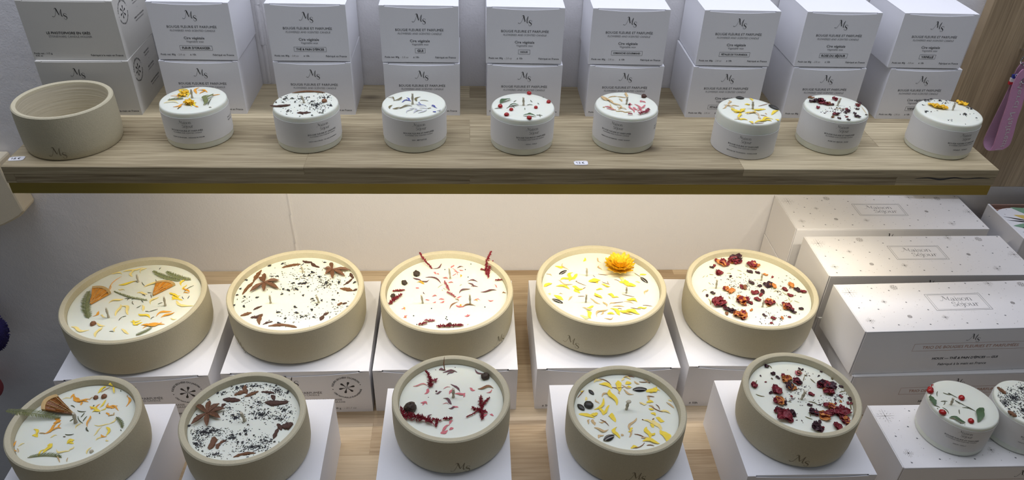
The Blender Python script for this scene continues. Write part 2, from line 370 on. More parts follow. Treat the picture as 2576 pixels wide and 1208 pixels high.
LOGO = logo(); LOGO_W = 1.68
LG = {  # skeletons in an x-height-1 box
 'a': (0.95, [[(.18, .82), (.42, .98), (.66, .84), (.68, .55), (.68, .15), (.80, .02), (.94, .10)], [(.66, .58), (.30, .46), (.12, .24), (.26, .02), (.50, .06), (.68, .28)]]),
 'i': (0.45, [[(.06, .92), (.22, .98), (.22, .5), (.22, .02)], [(.06, .01), (.38, .01)], [(.20, 1.30), (.24, 1.44)]]),
 's': (0.72, [[(.60, .72), (.48, .95), (.22, .92), (.16, .70), (.42, .50), (.60, .28), (.44, .03), (.16, .06), (.08, .30)]]),
 'o': (0.98, [[(.46, .99), (.14, .80), (.08, .5), (.16, .18), (.46, .0), (.76, .18), (.86, .5), (.78, .82), (.46, .99)]]),
 'n': (1.08, [[(.04, .92), (.22, .98), (.22, .5), (.22, .02)], [(.22, .66), (.42, .94), (.66, .96), (.80, .74), (.80, .3), (.80, .02)], [(.06, .01), (.38, .01)], [(.64, .01), (.98, .01)]]),
 'S': (1.02, [[(.86, 1.12), (.72, 1.42), (.40, 1.46), (.20, 1.22), (.28, .94), (.62, .72), (.88, .44), (.72, .06), (.34, -.02), (.10, .30)]]),
 'e': (0.90, [[(.12, .52), (.46, .56), (.80, .60), (.70, .90), (.44, .99), (.16, .80), (.08, .46), (.20, .12), (.46, .0), (.74, .10), (.82, .24)], [(.40, 1.22), (.62, 1.52)]]),
 'j': (0.42, [[(.06, .92), (.24, .98), (.24, .4), (.22, -.22), (.04, -.50), (-.16, -.42)], [(.22, 1.30), (.26, 1.44)]]),
 'u': (1.06, [[(.02, .94), (.20, .97), (.20, .5), (.24, .16), (.46, .01), (.68, .16), (.78, .40)], [(.62, .94), (.80, .97), (.80, .5), (.82, .08), (.98, .03)]]),
 'r': (0.72, [[(.02, .92), (.20, .98), (.20, .5), (.20, .02)], [(.20, .62), (.36, .90), (.58, .96), (.64, .80)], [(.04, .01), (.38, .01)]]),
}
def word(P, w, x, y, k, thick=.17, thin=.045):
    for ch in w:
        adv, st = LG[ch]
        for pts in st: P.nib([(x+a*k, y+b*k) for a, b in pts], thick*k, thin*k)
        x += adv*k
    return x
def nameplate():
    P = Print(); logo_M(P, 0, 0, 1.0, 0.62); word(P, 'aison', 1.22, 0.0, 0.62, .115, .035)
    word(P, 'Sejour', 0.95, -1.22, 0.62, .115, .035); return P        # spans about 0..3.75 x -1.5..1
NAME = nameplate(); NAME_W = 3.75; NAME2 = nameplate().recolor('ink2')
def seal():
    P = Print(); r = 1.0
    P.arc('FLEURS SÉCHÉES DU JARDIN', 0, 0, r, math.radians(172), math.radians(26))
    P.arc('CIRE NATURELLE EUROPÉENNE', 0, 0, r, math.radians(205), math.radians(350), flip=True)
    P.ell(r*math.cos(3.3), r*math.sin(3.3), .04, .04); P.ell(r*math.cos(.28), r*math.sin(.28), .04, .04)
    for i in range(6):
        a = math.radians(15+60*i); P.pen([(0.03*math.cos(a), .03*math.sin(a)), (.25*math.cos(a), .25*math.sin(a)), (.43*math.cos(a), .43*math.sin(a)), (.53*math.cos(a), .53*math.sin(a)), (.57*math.cos(a), .57*math.sin(a))], [.02, .06, .17, .16, .04], sub=3)
    return P
SEAL = seal()

# ---------------------------------------------------------------- the setting
def simple(name, x0, x1, y0, y1, z0, z1, m, bev=0.0, kind=True):
    b = MB(); b.box(x0, x1, y0, y1, z0, z1, m, bev); o = b.build(name)
    return struct(o) if kind else o
simple('wall_back', -2.2, 2.4, WY, WY+0.12, -0.9, 1.6, 'wall')
simple('floor', -2.2, 2.4, -1.2, WY+0.12, -0.95, -0.9, 'floor')
# raised joint running down the wall
b = MB()
for i in range(24):
    z0 = 0.0+i*0.05; dx = R0.uniform(-.0012, .0012)
    b.tube([(-0.2535+dx, WY+0.0012, z0), (-0.2535+R0.uniform(-.0012, .0012), WY+0.0012, z0+0.05)], 0.0032, 'wall', 8, False)
b.box(-0.2475, -0.2415, WY-0.0012, WY+0.001, 0.2986, 1.2, 'wall')
struct(b.build('trim_1'))
# oak panel at the right
pan = simple('wall_panel', 0.643, 1.5, 0.902, WY, 0.157, 1.4, 'panelwood', 0.001, False)
tag(pan, 'tall vertical-grain oak board fixed to the wall right of the upper shelf', 'wooden panel')
# lower counter
b = MB(); b.box(-0.497, 1.35, 0.20, WY-0.0005, -0.035, 0.0, 'counterwood', 0.0015); cnt = b.build('display_counter')
b = MB(); b.box(-0.485, 1.34, 0.23, WY-0.0005, -0.9, -0.035, 'cab'); b.build('cabinet_body', cnt)
tag(cnt, 'oak butcher block counter under the stoneware candles, lit warm from the shelf above', 'counter')
# upper shelf, brass light bar
sh = empty('upper_shelf', (0.05, 0.81, SH))
def shelf_mesh():
    b = MB(); b.box(SX0, SX1, SY0, WY-0.0005, SH-0.0202, SH, 'shelfwood', 0.0008)
    # long split in the right end of the front edge
    z = SH-0.0115; pts = [(0.49, 0.0), (0.505, .0012), (0.52, -.0006), (0.535, .0014), (0.548, .0002), (0.563, .0012), (0.577, .0004)]
    P = Print(); P.pen(pts, [.0002, .0014, .0022, .0016, .0008, .0014, .0003], 'ink', 4)
    P.put(b, lambda u, v: (u, SY0-0.00012, z+v))
    return b
so = shelf_mesh().build('shelf_board', sh); so.location = (-0.05, -0.81, -SH)
b = MB(); b.box(SX0+.0008, SX1-.0008, SY0+0.0015, SY0+0.0035, SH-0.0332, SH-0.0203, 'brass')
b.box(SX0+.0008, SX1-.0008, SY0+0.0035, SY0+0.020, SH-0.0225, SH-0.0203, 'brass')
b.box(SX0+.0008, SX1-.0008, SY0+0.0185, SY0+0.020, SH-0.029, SH-0.0225, 'brass')
o = b.build('light_bar', sh); o.location = (-0.05, -0.81, -SH); o['label'] = 'brass light bar under the front edge'
b = MB(); b.box(-0.40, 0.50, SY0+0.007, SY0+0.015, SH-0.0245, SH-0.0226, 'led')
o2 = b.build('light_diffuser', o)
tag(sh, 'thick greyed oak shelf carrying the small candles, brass light bar under its front edge', 'shelf')
for i in range(20):
    x = -0.345+i*(0.84/19)
    area('led_chip', (x, SY0+0.011, SH-0.0262), 0.006, 0.004, 0.056, (1.0, 0.91, 0.76), (x, SY0+0.13, 0.0), 2.5)

# ---------------------------------------------------------------- cartons
def carton(name, cx, yf, z, w, d, h, m, rz, prints, side=None, sag=0.0022, mirror=False, lidname='lid'):
    """tuck-top carton: base origin at bottom centre; front face towards -Y"""
    t = empty(name, (cx, yf+d/2, z), rz)
    b = MB(); X, Y = w/2, d/2; th = 0.0006
    n = 10
    # front panel with its top edge cut in a shallow curve
    top = [(-X+w*i/n, h-0.0008-sag*math.sin(PI*i/n)) for i in range(n+1)]
    vs = [(x, -Y, 0) for x, _ in top]+[(x, -Y, zt) for x, zt in top]+[(x, -Y+th, zt) for x, zt in top]
    k = n+1; b.add(vs, [(i, i+1, k+i+1, k+i) for i in range(n)]+[(k+i, k+i+1, 2*k+i+1, 2*k+i) for i in range(n)], m)
    b.box(-X, -X+th, -Y+.0003, Y, 0, h-0.0010, m); b.box(X-th, X, -Y+.0003, Y, 0, h-0.0010, m); b.box(-X+th, X-th, Y-th, Y-.0001, 0, h-0.0010, m); b.box(-X+th, X-th, -Y+.0003, Y-th, 0.0001, th, m)
    if prints: prints.put(b, lambda u, v: (u, -Y-0.00012, v))
    if side: side.put(b, lambda u, v: (X+0.00012, u, v))
    b.build('carton_body', t)
    l = MB(); notch = 0.0055*w/0.087
    l.box(-X, X, -Y+0.0012, Y, h-0.0009, h, m)                       # top panel
    l.box(-X, -X+notch, -Y+0.0001, -Y+0.0011, h-0.0009, h, m); l.box(X-notch, X, -Y+0.0001, -Y+0.0011, h-0.0009, h, m)
    xa, xb = -X+notch*1.15, X-notch*1.15; k = sag*.55+.0012
    l.add([(xa, -Y+.0012, h), (xb, -Y+.0012, h), (xb, -Y+.0007, h-sag*1.2-.002), (xa, -Y+.0007, h-sag*1.2-.002), (xa, -Y+.0022, h-.0012), (xb, -Y+.0022, h-.0012), (xb, -Y+.0015, h-sag*1.2-.002), (xa, -Y+.0015, h-sag*1.2-.002)],
          [(0, 1, 5, 4), (0, 3, 2, 1), (4, 5, 6, 7), (0, 4, 7, 3), (1, 2, 6, 5)], m)          # tucked front flap
    l.build(lidname, t)
    return t

SW, SD, SHT = 0.087, 0.0855, 0.0648
def small_print(flavour, full=True):
    P = Print(); P.sub(LOGO, -0.0076, 0.0465, 0.0153/LOGO_W)
    P.text('BOUGIE FLEURIE ET PARFUMÉE', 0, .0378, .0535)
    P.text('FLOWERED AND SCENTED CANDLE', 0, .0335, .0485, 'ink2', slant=.15)
    P.text('Cire végétale', 0, .0252, .0222, weight=.008); P.text('Vegetable wax', 0, .0212, .0188, 'ink2', slant=.15)
    L = len(flavour); fw = min(.031, .0020*L+.0006); P.text(flavour, 0, .0137, fw, weight=.03); P.rect(0, .0137, fw+.0046, .0052, .00028)
    P.text('Poids net: 80g', -.0402, .0060, .0160, align='l', weight=.01); P.text('- 2.8 oz', -.0228, .0060, .0088, 'ink3', 'l', slant=.2)
    P.text('± 10h', -.0050, .0060, .0064, align='c', weight=.01); P.text('Fabriqué en France', .0400, .0060, .0232, align='r', weight=.01)
    return P
stacks = [
 ("FLEUR D'ORANGER", -0.3053, (-0.3041, 0.0), 'behind the orange blossom candle'),
 ("THÉ & PAIN D'ÉPICES", -0.1788, (-0.1790, 0.2), 'behind the tea leaf candle'),
 ("GUI", -0.0553, (-0.0560, 0.3), 'behind the cornflower petal candle'),
 ("HOUX", 0.0640, (0.0625, -0.5), 'behind the small red berry candle'),
 ("DIMANCHE GOURMAND", 0.1828, (0.1810, -0.8), 'behind the pink dried flower candle'),
 ("PÉTALES DE TOURNESOL", 0.3045, (0.3065, -0.3), 'behind the tall yellow petal candle'),
 ("ROSE DU SÉJOUR", 0.4247, (0.4240, -0.2), 'behind the dark rose petal candle'),
 ("VANILLE", 0.5420, (0.5375, -0.4), 'beside the oak panel'),
]
for i, (fl, x0, (x1, r1), where) in enumerate(stacks):
    pr = small_print(fl); nm = fl.title() if False else fl
    t = carton('candle_carton', x0, 0.8285, SH, SW, SD, SHT, 'paper', math.radians(R0.uniform(-.3, .3)), pr)
    tag(t, 'white %s carton, lower of its stack, %s' % (fl, where), 'box', 'white candle cartons on the upper shelf')
    t = carton('candle_carton', x1, 0.8293, SH+SHT+0.0012, SW, SD, SHT, 'paper', math.radians(r1), pr)
    tag(t, 'white %s carton, upper of its stack, %s' % (fl, where), 'box', 'white candle cartons on the upper shelf')
# stoneware holder cartons
P = Print(); P.sub(LOGO, -0.0155, 0.0480, 0.0155/LOGO_W)
P.text('LE PHOTOPHORE EN GRÈS', -.0045, .0305, .0460, weight=.02); P.text('STONEWARE CANDLE HOLDER', -.0035, .0265, .0455, 'ink2')
P.text('Poids net : 115 g', -.0475, .0072, .0190, align='l', weight=.01); P.text('4.05 oz', -.0468, .0045, .0075, align='l', weight=.01)
P.text('Fabriqué à la main en France', .0470, .0055, .0345, align='r', weight=.01)
S = Print(); S.sub(SEAL, -.022, .047, .0125)
for a, c, u in (('GRÈS ARTISANAL', 'ARTISANAL POTTERY', .018),):
    S.text(a, u, .050, .021, weight=.01); S.text(c, u, .0465, .021, 'ink2')
S.ell(.018, .040, .0004, .0004); S.text('FABRICATION FRANÇAISE', .018, .031, .030, weight=.01); S.text('HAND MADE IN FRANCE', .018, .0275, .026, 'ink2')
S2 = Print(); S2.sub(SEAL, -.022, .047, .0125); S2.text('PIÈCE UNIQUE', .014, .056, .017, weight=.01); S2.text('UNIQUE PIECE', .014, .0525, .016, 'ink2')
S2.ell(.016, .046, .0004, .0004); S2.text('GRÈS ARTISANAL', .018, .038, .021, weight=.01); S2.text('ARTISANAL POTTERY', .018, .0345, .021, 'ink2'); S2.text('FABRICATION FRANÇAISE', .020, .020, .030, weight=.01); S2.text('HAND MADE IN FRANCE', .020, .0165, .026, 'ink2')
t = carton('holder_carton', -0.4310, 0.8215, SH, 0.0990, 0.088, 0.0655, 'greige', math.radians(2.0), P, S2, sag=.0004)
tag(t, 'grey-beige candle holder carton at the far left, lower of two, behind the empty stoneware bowl', 'box', 'grey-beige holder cartons')
t = carton('holder_carton', -0.4318, 0.8255, SH+.0659, 0.0990, 0.088, 0.0655, 'greige', math.radians(0.8), P, S, sag=.0004)
tag(t, 'grey-beige LE PHOTOPHORE EN GRES carton at the far left, upper of two', 'box', 'grey-beige holder cartons')

# big flat cartons under the back row of bowls
BW, BH = 0.169, 0.067
def big_print(kind):
    P = Print()
    if kind == 'seal':
        P.sub(SEAL, .0565, .0410, .0165); P.sub(LOGO, -.0195, .0475, .022/LOGO_W)
        P.text('BOUGIE FLEURIE ET PARFUMÉE', -.008, .0335, .070); P.text('FLOWERED AND SCENTED CANDLE', -.008, .0297, .063, 'ink2')
        P.text('CIRE PARFUMÉE À GRASSE', .0490, .0212, .047, 'ink', 'r'); P.text('WAX SCENTED IN GRASSE', .0525, .0172, .046, 'ink2', 'r')
        P.text('Poids net: 600 g', .0200, .0065, .0265, align='l', weight=.01); P.text('- 21.1 oz', .0500, .0068, .0145, 'ink3', 'l', slant=.2)
    else:
        P.text('± 50h', -.071, .0055, .0105, weight=.01)
    return P
bigs = [(-0.3848, 0.6290, 2.0, 'seal', 'large orange slice bowl', .168), (-0.2017, 0.6350, 0.6, 'seal', 'star anise and tea bowl', .168), (-0.0283, 0.6360, -0.2, 'none', 'three-wick amaranth bowl', .1685),
        (0.1637, 0.6360, -0.2, 'h', 'bowl with the yellow everlasting flower', .170), (0.3470, 0.6360, -1.2, 'h', 'large rose petal bowl', .172)]
for x, y, r, k, lab, wd in bigs:
    t = carton('display_carton', x, y, 0.0, wd, 0.168, BH, 'paper', math.radians(r), big_print(k) if k != 'none' else None, sag=0.0062)
    tag(t, 'large flat white carton under the %s' % lab, 'box', 'large white cartons under the back row')
MW, MH = 0.1335, 0.0731
mids = [(-0.3835, 0.4500, 0.6, 'single-wick orange slice bowl, front left corner'), (-0.2146, 0.4540, 0.5, 'single-wick star anise and tea bowl'), (-0.0255, 0.4690, -0.4, 'single-wick amaranth bowl'),
        (0.1560, 0.4715, 0.0, 'single-wick sunflower petal bowl'), (0.3463, 0.4752, -0.4, 'single-wick rose petal bowl')]
for x, y, r, lab in mids:
    P = Print(); P.sub(LOGO, -.012, .052, .020/LOGO_W)
    t = carton('display_carton', x, y, 0.0, MW, 0.1330, MH, 'paper', math.radians(r), P, sag=0.003)
    tag(t, 'tall white carton under the %s' % lab, 'box', 'white cartons under the front row')

# gift boxes of three candles: printed tops
GW, GD, GH = 0.272, 0.0865, 0.067
def gift_top():
    P = Print(); ox, oy = 0.4458, 0.7258                      # front-left corner of the box the print was read from
    s = 2.876; c = lambda x, y: (lambda q: (q.x-ox, q.y-oy))(onz(1880+x/s, 480+y/s, 0.134))
    def star(x, y, r):
        u, v = c(x, y)
        for i in range(8):
            a = PI/4*i; r0, r1 = (0.0, r) if i % 2 == 0 else (0.35*r, 0.6*r)
            P.pen([(u+r0*math.cos(a), v+r0*math.sin(a)), (u+(r0+r1)/2*math.cos(a), v+(r0+r1)/2*math.sin(a)), (u+r1*math.cos(a), v+r1*math.sin(a))], [.0007, .0004, .0001], 'ink3', 1)
            a += PI/8; P.line((u+.62*r*math.cos(a), v+.62*r*math.sin(a)), (u+.85*r*math.cos(a), v+.85*r*math.sin(a)), .0003, 'ink3')
        P.ell(u, v, .0007, .0007, 0, 'ink3')
    def snow(x, y, r):
        u, v = c(x, y)
        for i in range(6):
            a = PI/3*i+.3; e = (u+r*math.cos(a), v+r*math.sin(a)); P.line((u, v), e, .0004, 'ink3')
            for sg in (-1, 1):
                bb = a+sg*1.0; P.pen([(u+.45*r*math.cos(a), v+.45*r*math.sin(a)), (u+.8*r*math.cos(a+sg*.35), v+.8*r*math.sin(a+sg*.35)), (u+1.0*r*math.cos(a+sg*.22), v+1.0*r*math.sin(a+sg*.22))], [.0004, .0006, .0003], 'ink3', 2)
    for x, y, r in ((515, 377, .0105), (635, 547, .006), (1455, 340, .0065), (1935, 462, .0085), (1140, 537, .0045), (1812, 563, .006), (740, 437, .004)): star(x, y, r)
    for x, y, r in ((815, 352, .0048), (1678, 350, .0048), (1605, 460, .0026), (902, 528, .0028)): snow(x, y, r)
    for x, y in ((568, 470), (665, 355), (648, 427), (697, 481), (780, 370), (888, 443), (985, 377), (1030, 490), (822, 576), (1035, 577), (650, 590), (1283, 574), (1485, 583), (1545, 534), (1830, 548), (1780, 452), (1452, 407), (1710, 398), (1890, 411), (1813, 333), (1300, 337), (1187, 362), (1575, 340), (2010, 540), (2060, 585), (2100, 500)):
        u, v = c(x, y); P.ell(u, v, .0011, .0008, -.4, 'ink2', 8)
    for x, y in ((730, 527), (883, 575), (940, 565), (972, 541), (1195, 585), (1250, 550), (1352, 555), (1430, 527), (1372, 570), (1600, 583), (1623, 570), (1747, 555), (745, 380), (840, 395), (950, 360), (1120, 335), (1230, 340), (1340, 370), (1120, 365), (1385, 345), (1520, 400), (1530, 430), (1600, 480), (1600, 500), (1640, 360), (1560, 375), (1660, 445), (1730, 430), (980, 430), (960, 460), (600, 400), (640, 345), (700, 350), (860, 480), (800, 500), (1480, 520), (1680, 510), (1700, 590), (1870, 500), (1980, 500), (1850, 440), (590, 440), (770, 460), (920, 590), (1085, 560)):
        u, v = c(x, y); P.ell(u, v, .00055, .00045, 0, 'ink3', 6)
    rr = random.Random(5)
    for i in range(150): P.ell(rr.uniform(.01, GW-.01), rr.uniform(.005, GD-.006), .00028, .00028, 0, 'ink3', 5)
    p0, p1, p2, p3 = c(1012, 398), c(1383, 398), c(1467, 496), c(1090, 496)
    ux, uy = (p0[0]+p1[0]+p2[0]+p3[0])/4, (p0[1]+p1[1]+p2[1]+p3[1])/4; wd = ((p1[0]-p0[0])+(p2[0]-p3[0]))/2; hh = ((p0[1]-p3[1])+(p1[1]-p2[1]))/2
    P2 = Print(); P2.rect(ux, uy, wd, hh, .0004, 'ink2'); P2.rect(ux, uy, wd-.005, hh-.0035, .0003, 'ink2')
    # nothing of the speckle inside the frame
    P.items = [it for it in P.items if not (abs(sum(p[0] for p in it[0])/len(it[0])-ux) < wd/2+.001 and abs(sum(p[1] for p in it[0])/len(it[0])-uy) < hh/2+.001)]
    P.items += P2.items; NP = Print(); NP.sub(NAME2, ux-.0205, uy+.0022, .040/NAME_W, .0082); P.items += NP.items
    return P
GT = gift_top()
GF = Print(); GF.sub(LOGO, GW/2-.009, .0495, .0165/LOGO_W)
GF.rect(GW/2+.0015, .0405, .143, .0110, .0003, 'copper'); GF.text('TRIO DE BOUGIES FLEURIES ET PARFUMÉES', GW/2, .0405, .118, 'copper')
GF.text('HOUX — THÉ & PAIN D\'ÉPICES — GUI', GW/2, .0222, .081, weight=.03); GF.text('Fabriqué à la main en France', GW/2, .0128, .060, weight=.01)
GF.sub(SEAL, GW-.055, .0400, .0150)
def gift_box(x, y, z, rz, lab, seal_on=True):
    t = empty('gift_box', (x, y, z), rz)
    b = MB(); b.box(0.0016, GW, 0, GD, 0, GH-0.0012, 'gift', .0006)
    P = Print(); P.items = GF.items if seal_on else GF.items[:-len(SEAL.items)]
    P.put(b, lambda u, v: (u, -0.00012, v)); b.build('carton_body', t)
    l = MB(); l.box(0.0016, GW, 0, GD, GH-0.0012, GH, 'gift', .0004); GT.put(l, lambda u, v: (u, v, GH+0.00012)); l.build('printed_lid', t)
    e = MB(); e.box(0, 0.0012, 0.0006, GD, 0.0004, GH+0.0002, 'gift', .0003); e.build('end_flap', t)
    tag(t, lab, 'gift box', 'white and snowflake gift boxes'); return t
gift_box(.4395, .8275, 0, 0, 'white gift box at the back against the wall, lower of its stack')
gift_box(.4405, .8285, GH, 0, 'gift box with printed lid against the wall, half under the upper shelf')
gift_box(.4480, .7235, 0, 0, 'white gift box in the middle stack, lower one, mostly hidden by the box on it')
gift_box(.4450, .7245, GH, math.radians(0.3), 'snowflake-printed gift box on top of the middle stack')
gift_box(.4500, .6180, 0, math.radians(1.0), 'white gift box behind the holly candle, lower of the front stack', False)
gift_box(.4460, .6215, GH, math.radians(1.6), 'gift box on top of the front stack showing HOUX, THE and GUI on its side', False)
gift_box(.4475, .4868, 0, 0, 'snowflake-printed gift box carrying the two small candles in the lower right corner', False)

# flower-printed box at the far right
t = empty('flower_box', (0.747, 0.806, 0.0)); b = MB()
W_, D_, H_ = 0.20, 0.0875, 0.134
b.box(0, .003, 0, D_, 0, H_, 'paper', .0005); b.box(W_-.003, W_, 0, D_, 0, H_, 'paper', .0005); b.box(.003, W_-.003, 0, .002, 0, H_-.001, 'paper')
b.box(.003, W_-.003, D_-.002, D_, 0, H_-.001, 'kraft'); b.box(.003, W_-.003, .002, D_-.002, 0, H_-.008, 'kraft'); b.build('carton_body', t)
l = MB(); pts = [(.004, .003), (W_-.004, .003), (W_-.004, D_-.022)]
pts += [(W_-.004-.03*(1-math.cos(a)), D_-.022+.016*math.sin(a)) for a in np.linspace(.2, PI/2, 6)]
pts += [(.004+.03*(1-math.cos(a)), D_-.022+.016*math.sin(a)) for a in np.linspace(PI/2, .2, 6)]+[(.004, D_-.022)]
n = len(pts); l.add([(x, y, H_-.006) for x, y in pts]+[(x, y, H_-.0035) for x, y in pts], [tuple(range(n, 2*n)), tuple(range(n))[::-1]]+[(i, (i+1) % n, n+(i+1) % n, n+i) for i in range(n)], 'paper')
F = Print(); cF = lambda x, y: (lambda q: (q.x-.747, q.y-.806))(onz(2376+x/5.035, 460+y/5.035, H_-.0035))
def leaf2(P, a, c_, w, m):
    mx, my = (a[0]+c_[0])/2, (a[1]+c_[1])/2; P.pen([a, (mx*.7+a[0]*.3, my*.7+a[1]*.3), (mx, my), (mx*.6+c_[0]*.4, my*.6+c_[1]*.4), c_], [.0002, w*.75, w, w*.75, .0006], m, 3)
leaf2(F, cF(832, 312), cF(1180, 400), .017, 'gleaf'); leaf2(F, cF(875, 545), cF(1190, 560), .015, 'gleaf'); leaf2(F, cF(875, 408), cF(1200, 480), .014, 'yprint')
leaf2(F, cF(745, 428), cF(1150, 500), .0035, 'ink'); leaf2(F, cF(795, 472), cF(1150, 510), .0035, 'ink'); leaf2(F, cF(1300, 420), cF(1150, 500), .014, 'gleaf'); leaf2(F, cF(990, 575), cF(1200, 520), .008, 'yprint')
for x, y in ((783, 338), (765, 400), (1000, 625), (900, 620), (1050, 320)):
    u, v = cF(x, y); F.ell(u, v, .0007, .0006, 0, 'ink2')
F.put(l, lambda u, v: (u, v, H_-.00338)); l.build('printed_card', t)
tag(t, 'white box with green and yellow flower card, below the oak panel at the edge', 'box')

# ---------------------------------------------------------------- vessels
def bowl(t, R, H, wall, eng=None, clear=False):
    b = MB(); ri = R-wall
    prof = [(0.0001, 0.0), (R*.93-.004, 0.0), (R*.95, .0006), (R*.975, .0035), (R*.992, .010), (R, .022), (R, H-.010), (R-.0004, H-.0012), (R-.0016, H), (ri+.0022, H), (ri+.0006, H-.0008), (ri, H-.0030), (ri-.0002, .012), (ri-.004, .0075), (ri-.010, .006), (0.0001, .006)]
    mats = ['stone']*11+['stone_in' if clear else 'stone']*4
    b.lathe(prof, 'stone', 128, mats=mats)
    if eng:
        a0, z0, wd = eng; P = Print(); P.sub(LOGO, -wd/2, -wd*.17, wd/LOGO_W)
        def f(u, v):
            a = a0+u/R; z = z0+v; r = R+.00012 if z > .022 else R*(.992+.008*max(0, (z-.010)/.012))+.00015
            return (r*math.sin(a), -r*math.cos(a), z)
        P.recolor('engrave').put(b, f)
    return b.build('stoneware_bowl', t)
def wax_disc(t, R, z0, z1, name='wax_fill'):
    b = MB(); prof = [(0.0001, z0), (R, z0), (R, z1-.0004), (R-.0008, z1), (R*.6, z1+.0001), (0.0001, z1)]
    b.lathe(prof, 'wax', 96); return b.build(name, t)
def puck(t, R, H, lz0, lz1, name, a0):
    """free standing candle: wax body, paper band with lettering"""
    b = MB(); prof = [(0.0001, 0.0), (R-.0022, 0.0), (R-.0008, .0006), (R-.0002, .002), (R-.0002, H-.0024), (R-.0005, H-.0011), (R-.0011, H-.0004), (R-.0020, H), (R*.7, H), (0.0001, H)]
    b.lathe(prof, 'wax', 96); b.build('wax_body', t)
    l = MB(); l.lathe([(R+.0000, lz0), (R+.0003, lz0), (R+.0003, lz1), (R+.0000, lz1)], 'label', 96)
    P = Print(); k = R*.0285/.035
    P.sub(NAME, -.0068, lz1-.0060, .0135/NAME_W); P.text('BOUGIE FLEURIE ET PARFUMÉE', 0, lz1-.0142, .0335, ); P.text('FLOWERED AND SCENTED CANDLE', 0, lz1-.0167, .0300, 'ink2', slant=.15)
    P.text(name, 0, lz1-.0222, min(.034, .00105*len(name)), 'ink2', weight=.01)
    P.text('Poids net: 80g', .058, lz1-.012, .016, 'ink2'); P.text('Fabriqué en France', .060, lz1-.015, .020, 'ink2')
    def f(u, v): a = a0+u/R; return ((R+.00042)*math.sin(a), -(R+.00042)*math.cos(a), v)
    P.put(l, f); l.build('paper_label', t)

